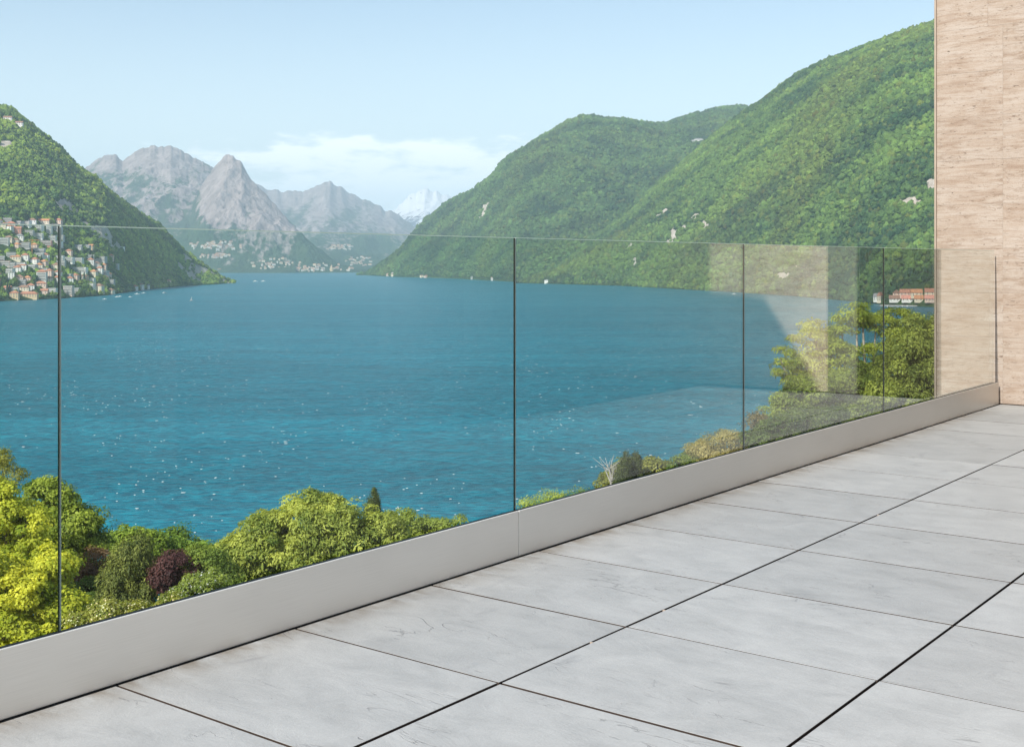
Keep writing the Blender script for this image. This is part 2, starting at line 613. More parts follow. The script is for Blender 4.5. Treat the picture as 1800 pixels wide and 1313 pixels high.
def hill_mat(name, green_lo, green_hi, rock_lo, rock_hi, scale=1.0, bumpd=6.0, snow=False):
    m, n, l, out = new_mat(name)
    b = bsdf(n, l, out, green_lo, .9, 0, .05)
    tc = N(n, 'ShaderNodeTexCoord')
    P_ = tc.outputs['Object']
    a = noise(n, l, P_, .010 * scale, 9, .65, .3)
    f = noise(n, l, P_, .055 * scale, 6, .68)
    gcol = ramp(n, l, a.outputs[0], [(.32, green_lo), (.66, green_hi)])
    g2 = mixcol(n, l, .65, gcol.outputs[0], ramp(n, l, f.outputs[0], [(.3, (.45, .48, .5)), (.7, (1.55, 1.5, 1.4))]).outputs[0], 'MULTIPLY')
    rv = noise(n, l, mapping(n, l, P_, (1, 1, .35)), .022 * scale, 9, .7, .8)
    rcol = ramp(n, l, rv.outputs[0], [(.3, rock_lo), (.5, tuple((p + q) / 2 for p, q in zip(rock_lo, rock_hi))), (.68, rock_hi)])
    at = N(n, 'ShaderNodeAttribute')
    at.attribute_name = 'rock'
    e = noise(n, l, mapping(n, l, P_, (1, 1, .55)), .03 * scale, 10, .74)
    rf = nmath(n, l, 'ADD', at.outputs['Fac'], nmath(n, l, 'MULTIPLY', nmath(n, l, 'SUBTRACT', e.outputs[0], .5), 2.4 if scale < 1 else 1.2))
    rs = N(n, 'ShaderNodeMapRange', interpolation_type='SMOOTHSTEP')
    rs.inputs[1].default_value = .42
    rs.inputs[2].default_value = .58 if scale > 1 else .66
    l.new(rf, rs.inputs[0])
    c = mixcol(n, l, rs.outputs[0], g2, rcol.outputs[0])
    if snow:
        at2 = N(n, 'ShaderNodeAttribute')
        at2.attribute_name = 'snow'
        sf = nmath(n, l, 'ADD', at2.outputs['Fac'], nmath(n, l, 'MULTIPLY', nmath(n, l, 'SUBTRACT', rv.outputs[0], .5), 1.6))
        ss = N(n, 'ShaderNodeMapRange', interpolation_type='SMOOTHSTEP')
        ss.inputs[1].default_value = .45
        ss.inputs[2].default_value = .6
        l.new(sf, ss.inputs[0])
        c = mixcol(n, l, ss.outputs[0], c, (.78, .80, .82))
    l.new(c, b.inputs['Base Color'])
    h = nmath(n, l, 'ADD', f.outputs[0], rv.outputs[0])
    bump(n, l, b, h, .9, bumpd)
    return m


def water_mat():
    m, n, l, out = new_mat("lake_water")
    b = bsdf(n, l, out, (.02, .16, .22), .28, 0, .035)
    b.inputs['Specular Tint'].default_value = (.45, .8, 1, 1)
    tc = N(n, 'ShaderNodeTexCoord')
    P_ = tc.outputs['Object']
    w1 = noise(n, l, mapping(n, l, P_, (.26, .60, 1), (0, 0, .12)), 1.0, 4, .6, .4)
    w2 = noise(n, l, mapping(n, l, P_, (.045, .085, 1), (0, 0, .25)), 1.0, 5, .6, .6)
    w3 = noise(n, l, mapping(n, l, P_, (.0011, .0075, 1), (0, 0, .05)), 1.0, 6, .55, .8)
    w4 = noise(n, l, mapping(n, l, P_, (.010, .019, 1), (0, 0, -.1)), 1.0, 4, .6, .5)
    deep, mid, pale = (.0006, .114, .166), (.0010, .127, .184), (.0030, .147, .210)
    c = ramp(n, l, w3.outputs[0], [(.40, deep), (.5, mid), (.60, pale)])
    k1 = ramp(n, l, w1.outputs[0], [(.38, (.42, .52, .60)), (.5, (1, 1, 1)), (.62, (1.9, 1.5, 1.40))])
    k2 = ramp(n, l, w2.outputs[0], [(.36, (.70, .74, .77)), (.5, (1, 1, 1)), (.64, (1.32, 1.24, 1.20))])
    c2 = mixcol(n, l, .85, c.outputs[0], k1.outputs[0], 'MULTIPLY')
    c3 = mixcol(n, l, .7, c2, k2.outputs[0], 'MULTIPLY')
    l.new(c3, b.inputs['Base Color'])
    h = nmath(n, l, 'ADD', nmath(n, l, 'MULTIPLY', w1.outputs[0], 1.0), nmath(n, l, 'MULTIPLY', w2.outputs[0], 2.4))
    h = nmath(n, l, 'ADD', h, nmath(n, l, 'MULTIPLY', w4.outputs[0], 3.0))
    bump(n, l, b, h, .55, 1.6)
    return m


M_TILE = tile_mat()
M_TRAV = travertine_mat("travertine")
M_TRAV_LIT = travertine_mat("sunlit_travertine", 1.75)  # same stone with strong sunlight put into its colour for the reflected patch
M_ALU = metal_mat()
M_GLASS = glass_mat()
M_GEDGE = simple_mat("glass_edge", (.20, .30, .26), .25, 0, .1, 4, .5)
def edge_mat(name, c, tr):
    m, n, l, out = new_mat(name)
    a = N(n, 'ShaderNodeBsdfPrincipled')
    a.inputs['Base Color'].default_value = (*c, 1)
    a.inputs['Roughness'].default_value = .25
    t = N(n, 'ShaderNodeBsdfTranslucent')
    t.inputs['Color'].default_value = (*c, 1)
    mx = N(n, 'ShaderNodeMixShader')
    mx.inputs[0].default_value = tr
    l.new(a.outputs[0], mx.inputs[1])
    l.new(t.outputs[0], mx.inputs[2])
    l.new(mx.outputs[0], out.inputs['Surface'])
    return m


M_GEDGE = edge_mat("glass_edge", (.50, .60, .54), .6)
M_GPALE = edge_mat("lit_glass_edge", (.50, .56, .52), .3)  # pane ends facing the sun, their lit look put into the colour
M_GSIDE = simple_mat("shaded_glass_edge", (.012, .022, .018), .2, 0, .1, 4, .5)  # pane ends turned from the sun, shade put into the colour
M_BLACK = simple_mat("black_rubber", (.012, .012, .013), .6)
M_JOINT = simple_mat("brown_joint", (.044, .031, .024), .9, 0, .25, 9)
M_GROUT = simple_mat("pale_grout", (.38, .31, .25), .9, 0, .1, 9)
M_DARK = simple_mat("dark_bronze", (.035, .03, .027), .4, .3)
M_PLASTER = simple_mat("white_plaster", (.55, .53, .5), .85)
M_LEAF = leaf_mat("leaf", .42)
M_NEEDLE = leaf_mat("needle", .15, .6)
M_BARK = simple_mat("bark", (.14, .11, .085), .95, 0, .35, 6)
M_BARKPALE = simple_mat("pale_bark", (.30, .27, .23), .95, 0, .3, 6)
M_DEADWOOD = simple_mat("dead_wood", (.46, .43, .40), .9, 0, .2, 6)
M_FOREST = forest_mat()
M_WATER = water_mat()

# ----------------------------------------------------------------------------
# TERRACE
# ----------------------------------------------------------------------------
UW = 7.70          # plane of the stone wall
ROW = 0.755
floor_e = empty("terrace_floor", T(0, 0, 0), ROTZ)
tag(floor_e, "pale grey slate tile floor of the terrace beside the glass railing", "floor", kind='structure')
mb = MB()
mb.box(-4.9, UW + .3, -5.2, 0.35, -.36, -.014)
obj("bed", mb.mesh("bed", M_JOINT), floor_e)


def tile_mesh(brown_row, gx=.0044, gy=.0048):
    mb = MB()
    n = 12
    x0, x1, y0, y1 = -.3 + gx, .3 - gx, -ROW / 2 + gy, ROW / 2 - gy
    bz, c = -.022, .0006
    # top with a small chamfer, subdivided across v to carry the brown band attribute
    ys = [y0 + c] + [y1 - c - d for d in (.20, .14, .10, .07, .045, .025, .012)] + [y1 - c]
    for y in ys:
        mb.v += [(x0 + c, y, 0), (x1 - c, y, 0)]
    for i in range(len(ys) - 1):
        mb.f.append([2 * i, 2 * i + 1, 2 * i + 3, 2 * i + 2])
        mb.m.append(0)
    k = 2 * (len(ys) - 1)
    top = [0, 1, k + 1, k]
    b = len(mb.v)
    mb.v += [(x0, y0, -c), (x1, y0, -c), (x1, y1, -c), (x0, y1, -c), (x0, y0, bz), (x1, y0, bz), (x1, y1, bz), (x0, y1, bz)]
    mb.f += [[top[0], b, b + 1, top[1]], [top[2], b + 2, b + 3, top[3]]]
    mb.f.append([top[1], b + 1, b + 2] + [2 * i + 1 for i in range(len(ys) - 1, 0, -1)])
    mb.f.append([top[3], b + 3, b] + [2 * i for i in range(0, len(ys) - 1)])
    for i in range(4):
        j = (i + 1) % 4
        mb.f.append([b + i, b + 4 + i, b + 4 + j, b + j])
    mb.f.append([b + 7, b + 6, b + 5, b + 4])
    nt = len(ys) - 1
    mb.m = [0] * (nt + 4) + [1] * (len(mb.f) - nt - 4)
    me = mb.mesh("tile", [M_TILE, M_JOINT])
    a = me.attributes.new('dirt', 'FLOAT', 'POINT')
    vals = []
    for v in me.vertices:
        d = y1 - v.co.y
        vals.append(max(0.0, 1 - d / .15) ** 1.6 * 1.25 if brown_row else 0.0)
    a.data.foreach_set('value', vals)
    bm = bmesh.new()
    bm.from_mesh(me)
    bmesh.ops.recalc_face_normals(bm, faces=bm.faces[:])
    bm.to_mesh(me)
    bm.free()
    return me


TM0, TM1 = tile_mesh(True), tile_mesh(False)
for r in range(6):
    for i in range(-7, 13):
        if i * .6 + .6 > UW + .02:
            continue
        o = obj("tile", TM0 if r == 0 else TM1, floor_e)
        o.location = (i * .6 + .3 + rnd.uniform(-.0007, .0007), -(ROW / 2 + r * ROW + .006), rnd.uniform(-.0012, .0006))
        o.rotation_euler = (rnd.uniform(-.0008, .0008), rnd.uniform(-.0008, .0008), rnd.uniform(-.0006, .0006))
# last narrow course of cut tiles against the stone wall
cut = MB()
cut.box(-.235, .235, -ROW / 2 + .0048, ROW / 2 - .0048, -.022, 0)
cutm = bevel_mesh(cut.mesh("tile", M_TILE), .0006, 1)
for r in range(6):
    o = obj("tile", cutm, floor_e)
    o.location = (7.2 + .2385, -(ROW / 2 + r * ROW + .006), rnd.uniform(-.0012, .0004))
# white plastic spacers left in the open joint
for (u_, row) in ((1.42, 1), (1.02, 1), (3.2, 1)):
    mb = MB()
    mb.box(-.0025, .0025, -.0045, .0045, -.02, -.001)
    o = obj("tile_spacer", mb.mesh("tile_spacer", M_GROUT), floor_e)
    o.location = (u_, -(ROW * row + .006), 0)

# the storey under the terrace
under = empty("terrace_base_wall", T(0, 0, 0), ROTZ)
tag(under, "plain rendered wall carrying the terrace below the glass railing", "wall", kind='structure')
mb = MB()
mb.box(-5.5, UW + .4, -9, .30, -22, -.37)
obj("render_face", mb.mesh("render_face", M_PLASTER), under)

# ---- glass railing
rail = empty("glass_railing", T(0, 0, 0), ROTZ)
tag(rail, "frameless glass balustrade in a low brushed aluminium channel along the terrace edge", "railing")
TOPG = 1.1535


def channel(u0, u1):
    mb = MB()
    # local y = -v : front face at y=0, top has a slot for the glass
    mb.box(u0, u1, 0, .007, .001, .165)                 # inner cheek
    mb.box(u0, u1, .046, .060, .004, .150)              # outer cheek
    mb.box(u0, u1, .0071, .0459, .004, .03)
    return bevel_mesh(mb.mesh("base_channel", M_ALU), .0012, 1)


seams_ch = [-5.0, 1.6895, 7.665]
for a, b in zip(seams_ch[:-1], seams_ch[1:]):
    obj("base_channel", channel(a + .0015, b - .0015), rail)
mb = MB()
mb.box(-5.0, 7.66, .0075, .0295, .1, .1625)
mb.box(-5.0, 7.66, .0395, .0455, .1, .149)
obj("gasket", mb.mesh("gasket", M_BLACK), rail)
seams = [-5.0, -1.965, -.1325, 1.7075, 3.5365, 5.388, 7.655]
for a, b in zip(seams[:-1], seams[1:]):
    a, b = a + .0022, b - .0022
    y0, y1, z0, z1 = .0300, .0375, .05, TOPG
    mb = MB()
    c = .0024
    zc = z1 - c
    p = [(a, y0, z0), (b, y0, z0), (b, y1, z0), (a, y1, z0), (a, y0, zc), (b, y0, zc), (b, y1, zc), (a, y1, zc),
         (a, y0 + c, z1), (b, y0 + c, z1), (b, y1 - c, z1), (a, y1 - c, z1)]
    mb.poly(p, [(0, 1, 5, 4), (2, 3, 7, 6)], 0)
    mb.poly(p, [(8, 9, 10, 11), (0, 3, 2, 1), (4, 5, 9, 8), (6, 7, 11, 10)], 1)
    mb.poly(p, [(1, 2, 6, 10, 9, 5)], 2 if b < 7 else 0)
    mb.poly(p, [(3, 0, 4, 8, 11, 7)], 3)
    obj("glass_pane", mb.mesh("glass_pane", [M_GLASS, M_GEDGE, M_GSIDE, M_GPALE]), rail)

# ---- travertine wall closing the terrace
wall = empty("travertine_wall", T(UW, 0, 0), ROTZ)
tag(wall, "travertine clad wall closing the terrace at the far end of the glass railing", "wall")
mb = MB()
# backing, with an opening for the added dark leaf (v .38..1.05); local y = -v, local x grows away from the terrace
HW = 4.6
mb.box(.026, .42, -.38, .475, -3.0, HW)
mb.box(.026, .42, -1.05, -.38, 2.45, HW)
mb.box(.026, .42, -5.4, -1.05, -.4, HW)
obj("backing", mb.mesh("backing", M_GROUT), wall)
COURSE = .336
W0 = 1.171 - 3 * COURSE - COURSE
slab_cache = {}


def slab(v0, v1, w0, w1, mat):
    key = (round(v1 - v0, 3), round(w1 - w0, 3), mat.name)
    if key not in slab_cache:
        mb = MB()
        g = .0003
        mb.box(0, .025, -(v1 - v0) / 2 + g, (v1 - v0) / 2 - g, -(w1 - w0) / 2 + g, (w1 - w0) / 2 - g)
        slab_cache[key] = bevel_mesh(mb.mesh("stone_slab", mat), .0004, 1)
    o = obj("stone_slab", slab_cache[key], wall)
    o.location = (rnd.uniform(-.0008, .0008), -(v0 + v1) / 2, (w0 + w1) / 2)


for k in range(14):
    w0 = W0 + k * COURSE
    w1 = w0 + COURSE
    if w0 < .003:
        w0 = .003
    if w1 > HW:
        w1 = HW
    js = [-.475, .02, .38] if k % 2 else [-.475, .02, .38]
    if k == 9:
        js = [-.475, -.09, .38]
    for a, b in zip(js[:-1], js[1:]):
        slab(a, b, w0, w1, M_TRAV)
    if w0 >= 2.4:
        slab(.38, 1.05, w0, w1, M_TRAV)
    js = [1.30, 2.1, 3.0, 3.9, 4.8] if k % 2 else [1.30, 1.7, 2.6, 3.5, 4.4]
    for a, b in zip(js[:-1], js[1:]):
        slab(a, b, w0, w1, M_TRAV_LIT)
mb = MB()
mb.box(-.012, .03, .4751, .49, -3.0, HW)
obj("corner_trim", mb.mesh("corner_trim", M_GROUT), wall)
mb = MB()
mb.box(-.006, .026, -1.299, -1.051, .003, HW)
obj("added_jamb", mb.mesh("added_jamb", simple_mat("warm_grey_panel", (.20, .19, .17), .6)), wall)  # unseen panel, added to dim this strip of the reflection
added_door = obj("added_door", None, wall)  # unseen dark leaf and frame, added to keep the reflection dark here
mb = MB()
mb.box(.05, .10, -.44, -.381, .003, 2.449)
mb.box(.05, .10, -1.049, -.99, .003, 2.449)
mb.box(.05, .10, -.989, -.441, 2.38, 2.449)
mb.box(.05, .10, -.989, -.441, .003, .08)
obj("door_frame", mb.mesh("door_frame", M_DARK), added_door)
mb = MB()
mb.box(.07, .08, -.9895, -.4405, .081, 2.379)
obj("door_leaf", mb.mesh("door_leaf", M_DARK), added_door)

# ---- the house behind the photographer: an unseen wing, its pier added to shade the inner part of the wall
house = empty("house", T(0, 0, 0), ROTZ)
tag(house, "unseen house wing with dark glazing behind the terrace, with an added shading pier", "house")
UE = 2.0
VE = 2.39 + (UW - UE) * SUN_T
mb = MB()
mb.box(UE, UE + .7, -5.0, -VE, -.35, 8.6)  # pier added out of view to cast the upright shadow edge
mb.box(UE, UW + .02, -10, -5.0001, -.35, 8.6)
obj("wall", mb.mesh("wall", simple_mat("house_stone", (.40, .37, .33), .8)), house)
for k in range(4):
    mb = MB()
    mb.box(UE + .8 + k * 1.2, UE + 1.85 + k * 1.2, -5.0, -4.97, .1, 2.6)
    obj("window", mb.mesh("window", M_DARK), house)
# unseen stepped fin, added to cut the lower edge of the sun patch
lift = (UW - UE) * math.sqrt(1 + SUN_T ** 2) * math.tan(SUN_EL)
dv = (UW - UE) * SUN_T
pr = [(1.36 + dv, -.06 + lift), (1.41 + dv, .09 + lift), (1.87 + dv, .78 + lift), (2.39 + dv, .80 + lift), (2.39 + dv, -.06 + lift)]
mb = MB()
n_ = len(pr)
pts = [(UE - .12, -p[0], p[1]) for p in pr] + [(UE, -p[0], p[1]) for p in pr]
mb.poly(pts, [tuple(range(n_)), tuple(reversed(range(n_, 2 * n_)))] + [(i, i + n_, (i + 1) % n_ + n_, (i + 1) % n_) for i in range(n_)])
obj("shade_fin", mb.mesh("shade_fin", M_DARK), house)

# ----------------------------------------------------------------------------
# LAKE AND HILLS
# ----------------------------------------------------------------------------
def interp(xs, ys, x):
    return np.interp(x, xs, ys)


def depth_of(ypx):                       # depth of a point on the water seen at row ypx
    return (EYE - LAKE) * F / (np.asarray(ypx, dtype=float) - HY)


def x_slope(x):
    return (x - 900) / F * 0.0


class Hill:
    def __init__(self, name, x0, x1, cols, rows, sil, shore, ridge_run, prof, nz, back=.5, seed=0, jag=0.0):
        px = np.linspace(x0, x1, cols)
        t = (px - 900) / F
        ys = depth_of(interp(*zip(*shore), px))
        run = interp(*zip(*ridge_run), px)
        yr = ys + run
        zr = EYE + (HY - interp(*zip(*sil), px)) / F * yr
        zr = np.maximum(zr, LAKE + 1)
        s = np.concatenate([np.linspace(-.05, 1, rows), 1 + back * np.linspace(.04, 1, max(8, rows // 6))])
        S, PX = np.meshgrid(s, px, indexing='ij')
        Tt = (PX - 900) / F
        Y = ys[None] + S * run[None]
        X = Tt * Y
        g = prof(np.clip(S, 0, 1))
        hgt = (zr - LAKE)[None]
        Z = LAKE + hgt * g
        Sb = np.clip(S - 1, 0, 9) / back
        Z = Z - hgt * .8 * Sb ** 1.3
        env = np.clip(S, 0, 1) ** .8 * np.clip(1.0 - S, 0.0, 1) ** .75 * 1.6
        Z = Z + nz(X, Y, S) * env * np.clip(hgt / 150, .15, 1)
        if jag:
            Z = Z + jag * fbm(PX / 14, Y * 0 + seed, 4, seed) * np.clip(1 - np.abs(S - 1) * 6, 0, 1)
        Z = np.where(S < 0, LAKE - 3, Z)
        self.X, self.Y, self.Z, self.S, self.PX = X, Y, Z, S, PX
        self.px, self.t, self.name = px, t, name
        self.rock = np.zeros_like(X)
        self.rk = 1.3 if name in ('village_hill', 'forest_mountain', 'wooded_ridge') else 1.0
        self.snow = np.zeros_like(X)
        self.clear = []

    def hit(self, x, y):
        i = np.interp(x, self.px, np.arange(len(self.px)))
        i0 = int(np.clip(np.floor(i), 0, len(self.px) - 2))
        f = i - i0
        Yc = self.Y[:, i0] * (1 - f) + self.Y[:, i0 + 1] * f
        Zc = self.Z[:, i0] * (1 - f) + self.Z[:, i0 + 1] * f
        e = (Zc - EYE) / Yc
        tgt = (HY - y) / F
        j = np.argmax(e >= tgt)
        if e[j] < tgt:
            j = int(np.argmax(e))
        if j > 0 and e[j] != e[j - 1]:
            q = np.clip((tgt - e[j - 1]) / (e[j] - e[j - 1]), 0, 1)
            Yh, Zh = Yc[j - 1] + q * (Yc[j] - Yc[j - 1]), Zc[j - 1] + q * (Zc[j] - Zc[j - 1])
        else:
            Yh, Zh = Yc[j], Zc[j]
        return Vector(((x - 900) / F * Yh, Yh, Zh))

    def rocks(self, spots):
        """(px, py, half width m, half height m): bare rock on the slope"""
        for (x, y, rw, rh) in spots:
            p = self.hit(x, y)
            soft = .85 if rw > 24 else 1.0
            rw, rh = rw * self.rk, rh * self.rk
            d = ((self.X - p.x - (self.Y - p.y) * x_slope(x)) / rw) ** 2 + ((self.Z - p.z) / rh) ** 2 + ((self.Y - p.y) / (max(rw, rh) * 2.2)) ** 2
            nn = fbm(self.X / (rw * .7), self.Z / (rh * .7), 3, 3)
            self.rock = np.maximum(self.rock, np.clip((1.05 - d + .55 * nn) * soft, 0, 1 if soft == 1 else .95))

    def build(self, mat, label):
        R, C = self.X.shape
        idx = np.arange(R * C).reshape(R, C)
        f = np.stack([idx[:-1, :-1], idx[:-1, 1:], idx[1:, 1:], idx[1:, :-1]], -1).reshape(-1, 4)
        me = mesh_np(self.name, np.stack([self.X, self.Y, self.Z], -1), f, [mat], True,
                     {'rock': ('FLOAT', self.rock), 'snow': ('FLOAT', self.snow)})
        o = obj(self.name, me)
        tag(o, label, "mountain", kind='structure')
        return o

    def scatter_points(self, spacing, rng, smax=1.02, px_lim=(-1e9, 1e9)):
        X, Y, Z = self.X, self.Y, self.Z
        ax = np.abs(X[:-1, 1:] - X[:-1, :-1])
        ay = np.abs(Y[1:, :-1] - Y[:-1, :-1])
        area = ax * ay
        ok = (self.S[:-1, :-1] >= 0) & (self.S[1:, 1:] <= smax) & (self.PX[:-1, :-1] > px_lim[0]) & (self.PX[:-1, :-1] < px_lim[1])
        # count by true surface, so that steep slopes are as full as flat ones
        e1 = np.stack([X[:-1, 1:] - X[:-1, :-1], Y[:-1, 1:] - Y[:-1, :-1], Z[:-1, 1:] - Z[:-1, :-1]], -1)
        e2 = np.stack([X[1:, :-1] - X[:-1, :-1], Y[1:, :-1] - Y[:-1, :-1], Z[1:, :-1] - Z[:-1, :-1]], -1)
        area = np.linalg.norm(np.cross(e1, e2), axis=-1) * ok
        nn = int(area.sum() / spacing ** 2)
        cdf = np.cumsum(area.ravel())
        k = np.searchsorted(cdf, rng.random(nn) * cdf[-1])
        k = np.clip(k, 0, area.size - 1)
        r, c = np.unravel_index(k, area.shape)
        a, b = rng.random(nn), rng.random(nn)

        def bil(A):
            return (A[r, c] * (1 - a) + A[r, c + 1] * a) * (1 - b) + (A[r + 1, c] * (1 - a) + A[r + 1, c + 1] * a) * b
        return bil(X), bil(Y), bil(Z), bil(self.rock)


def spur_noise(amp, k, tilt, seed, fine=.25):
    def f(X, Y, S):
        a = X + tilt * Y
        w = 90 * perlin(X / 500, Y / 500, seed + 9)
        return amp * ridged((a + w) / k, (Y - tilt * X) / (k * 3.2), 4, seed, .45) * .6 - amp * .15 + amp * fine * fbm(X / 60, Y / 60, 3, seed + 4)
    return f


A = Hill("village_hill", -420, 412, 300, 150,
         [(-420, -60), (-250, 60), (-90, 150), (0, 190), (18, 192), (45, 214), (100, 258), (118, 274), (130, 290), (165, 315), (200, 345), (240, 372), (280, 398), (320, 440), (350, 463), (385, 485), (403, 495), (412, 498)],
         [(-420, 556), (-200, 542), (0, 530), (100, 525.5), (180, 520), (260, 508.5), (330, 502.5), (380, 500), (405, 498), (412, 498)],
         [(-420, 1500), (0, 1080), (130, 900), (240, 650), (320, 420), (385, 170), (412, 60)],
         lambda s: .42 * s + .58 * s * s * (3 - 2 * s), spur_noise(42, 260, -.35, 2), seed=1, jag=5)
A.rocks([(8, 255, 18, 14), (118, 364, 26, 20), (182, 410, 14, 34), (192, 425, 13, 20), (206, 430, 12, 14), (327, 452, 16, 26), (318, 472, 16, 22), (350, 474, 24, 40), (342, 492, 24, 12),
         (386, 488, 26, 18), (396, 494, 22, 12), (374, 480, 18, 14), (170, 459, 18, 6), (335, 484, 14, 16), (150, 395, 10, 9), (20, 212, 26, 6)])
B = Hill("forest_mountain", 905, 2150, 430, 190,
         [(905, 498), (920, 496), (980, 470), (1040, 428), (1110, 372), (1160, 325), (1230, 262), (1275, 224), (1310, 200), (1340, 180), (1400, 135), (1450, 112), (1500, 95), (1560, 75), (1600, 62), (1640, 48), (1700, 25), (1800, -15), (2150, -120)],
         [(905, 498), (920, 498), (1000, 500), (1100, 503), (1220, 510), (1310, 515), (1400, 521), (1500, 530), (1560, 537), (1660, 541), (1800, 552), (2150, 575)],
         [(905, 50), (920, 110), (1040, 500), (1160, 800), (1310, 1150), (1400, 1350), (1640, 1500), (2150, 1700)],
         lambda s: .40 * s + .60 * s ** .9 * (1.9 - .9 * s) * .98 * (1 - 0) ** 1 + .012 * s, spur_noise(62, 330, .55, 5), seed=2, jag=6)
B.rocks([(1185, 410, 8, 26), (1178, 425, 7, 14), (1168, 373, 8, 13), (1158, 380, 7, 10), (1222, 382, 8, 14), (1240, 395, 7, 14), (1108, 432, 9, 10), (1116, 462, 6, 18), (1602, 355, 15, 10), (1640, 325, 8, 14), (1585, 357, 7, 5),
         (1380, 485, 20, 7), (1400, 470, 8, 5), (1203, 400, 5, 12)])
C = Hill("wooded_ridge", 628, 1420, 330, 150,
         [(628, 484), (640, 482), (700, 448), (745, 405), (790, 362), (830, 345), (860, 318), (900, 280), (950, 245), (1000, 220), (1030, 210), (1060, 213), (1100, 219), (1170, 223), (1215, 208), (1270, 193), (1300, 192), (1320, 198), (1420, 230)],
         [(628, 484), (640, 484), (700, 487), (800, 490), (910, 496), (1000, 497.5), (1100, 498), (1420, 499)],
         [(628, 40), (640, 90), (700, 480), (745, 760), (830, 900), (900, 1150), (1030, 1550), (1270, 2100), (1420, 2200)],
         lambda s: .5 * s + .5 * s ** .85 * (1.75 - .75 * s), spur_noise(175, 520, .5, 8), seed=3, jag=8)
C.rocks([(850, 370, 18, 26), (845, 380, 14, 14), (856, 362, 10, 16), (690, 481, 22, 7), (745, 486, 16, 5)])


def rock_noise(amp, k, seed):
    def f(X, Y, S):
        return amp * ridged(X / k, Y / (k * 2.2), 5, seed, .55) * .7 + amp * .35 * fbm(X / 120, Y / 120, 4, seed + 3)
    return f


D1 = Hill("rocky_massif", 60, 520, 300, 130,
          [(60, 380), (120, 322), (150, 296), (168, 281), (190, 272), (205, 275), (216, 284), (232, 270), (248, 262), (265, 256), (278, 258), (300, 257), (318, 264), (334, 274), (372, 293), (400, 310), (450, 340), (520, 400)],
          [(60, 480), (520, 480)], [(60, 2600), (520, 2600)],
          lambda s: .25 * s + .75 * s ** 1.4, rock_noise(150, 430, 12), seed=4, jag=26)
D1.rock = np.clip(.06 + .62 * (D1.Z - 560) / 420 + .9 * ridged(D1.X / 260, D1.Z / 420, 4, 40, .55) * .55 - .45 * np.clip((D1.PX - 330) / 120, 0, 1) - .35 * np.clip((205 - D1.PX) / 50, 0, 1), 0, 1)
D2 = Hill("rock_peak", 300, 660, 280, 150,
          [(300, 420), (330, 385), (350, 335), (372, 300), (384, 286), (393, 276), (402, 272), (410, 275), (425, 287), (440, 314), (470, 345), (500, 379), (540, 424), (575, 453), (600, 467), (630, 474), (660, 477)],
          [(300, 480), (660, 479.5)], [(300, 1100), (400, 1350), (540, 700), (660, 250)],
          lambda s: .3 * s + .7 * s ** 1.25, rock_noise(120, 300, 15), seed=5, jag=20)
D2.rock = np.clip(.17 + .70 * (D2.Z - 270) / 300 + .55 * ridged(D2.X / 170, D2.Z / 330, 4, 44, .55) - .8 * np.clip((372 - D2.PX) / 30, 0, 1) - .25 * np.clip((D2.PX - 500) / 60, 0, 1), 0, 1)
E_ = Hill("hazy_mountain", 380, 900, 220, 90,
          [(380, 330), (440, 320), (480, 335), (530, 337), (555, 328), (570, 321), (580, 319), (592, 327), (604, 331), (622, 345), (650, 354), (675, 368), (695, 374), (720, 394), (760, 415), (900, 450)],
          [(380, 478.2), (560, 478), (900, 476)], [(380, 6000), (900, 6000)],
          lambda s: .12 * s + .88 * s ** 2.4, rock_noise(180, 800, 21), seed=6, jag=38)
E_.rock = np.clip(.12 + .45 * (E_.Z - 420) / 420 + .4 * ridged(E_.X / 500, E_.Z / 700, 4, 48, .55), 0, 1)
F_ = Hill("snowy_peak", 600, 960, 180, 70,
          [(600, 420), (680, 382), (700, 362), (718, 346), (735, 337), (747, 332), (760, 337), (772, 338), (790, 344), (806, 351), (830, 368), (960, 430)],
          [(600, 472.4), (960, 472.4)], [(600, 4200), (960, 4200)],
          lambda s: .2 * s + .8 * s ** 1.6, rock_noise(170, 700, 25), seed=7, jag=60)
F_.rock[:] = 1
F_.snow[:] = np.clip((F_.Z - 120) / 620, 0, 1) * .74

G_DK, G_LT = (.026, .052, .020), (.055, .095, .026)
M_HILL = hill_mat("forest_floor", G_DK, G_LT, (.24, .205, .17), (.62, .56, .48), 2.2, 3.0)
M_FARHILL = hill_mat("far_rock_and_wood", (.028, .055, .026), (.055, .085, .035), (.145, .118, .105), (.41, .345, .315), .55, 16.0)
M_SNOW = hill_mat("snow_rock", (.04, .06, .035), (.05, .07, .04), (.06, .075, .11), (.13, .15, .19), .30, 40.0, True)
A.build(M_HILL, "steep wooded hill on the near shore with a hillside village at its foot")
B.build(M_HILL, "large forested mountain rising above the lake behind the stone wall")
C.build(M_HILL, "long wooded ridge across the lake with a rounded summit")
D1.build(M_FARHILL, "broad rocky massif with bare grey crest beyond the lake")
D2.build(M_FARHILL, "pointed bare rock peak standing over the far lakeside villages")
E_.build(M_FARHILL, "pale blue hazy mountain behind the rock peak")
F_.build(M_SNOW, "snow covered peak in the farthest distance")

# lake
mb = MB()
mb.poly([(-9000, 60, LAKE), (9000, 60, LAKE), (16000, 23000, LAKE), (-16000, 23000, LAKE)], [(0, 1, 2, 3)])
lake = obj("lake", mb.mesh("lake", M_WATER))
tag(lake, "wide teal blue lake ruffled by wind between the mountains", "lake", kind='structure')

# garden slope under the terrace down to the shore
def ground_z(x, y):
    y = np.asarray(y, dtype=float)
    return np.where(y < 12, -12.0, -12.0 - (y - 12) * .285) + .5 * perlin(np.asarray(x) / 9, y / 9, 4)


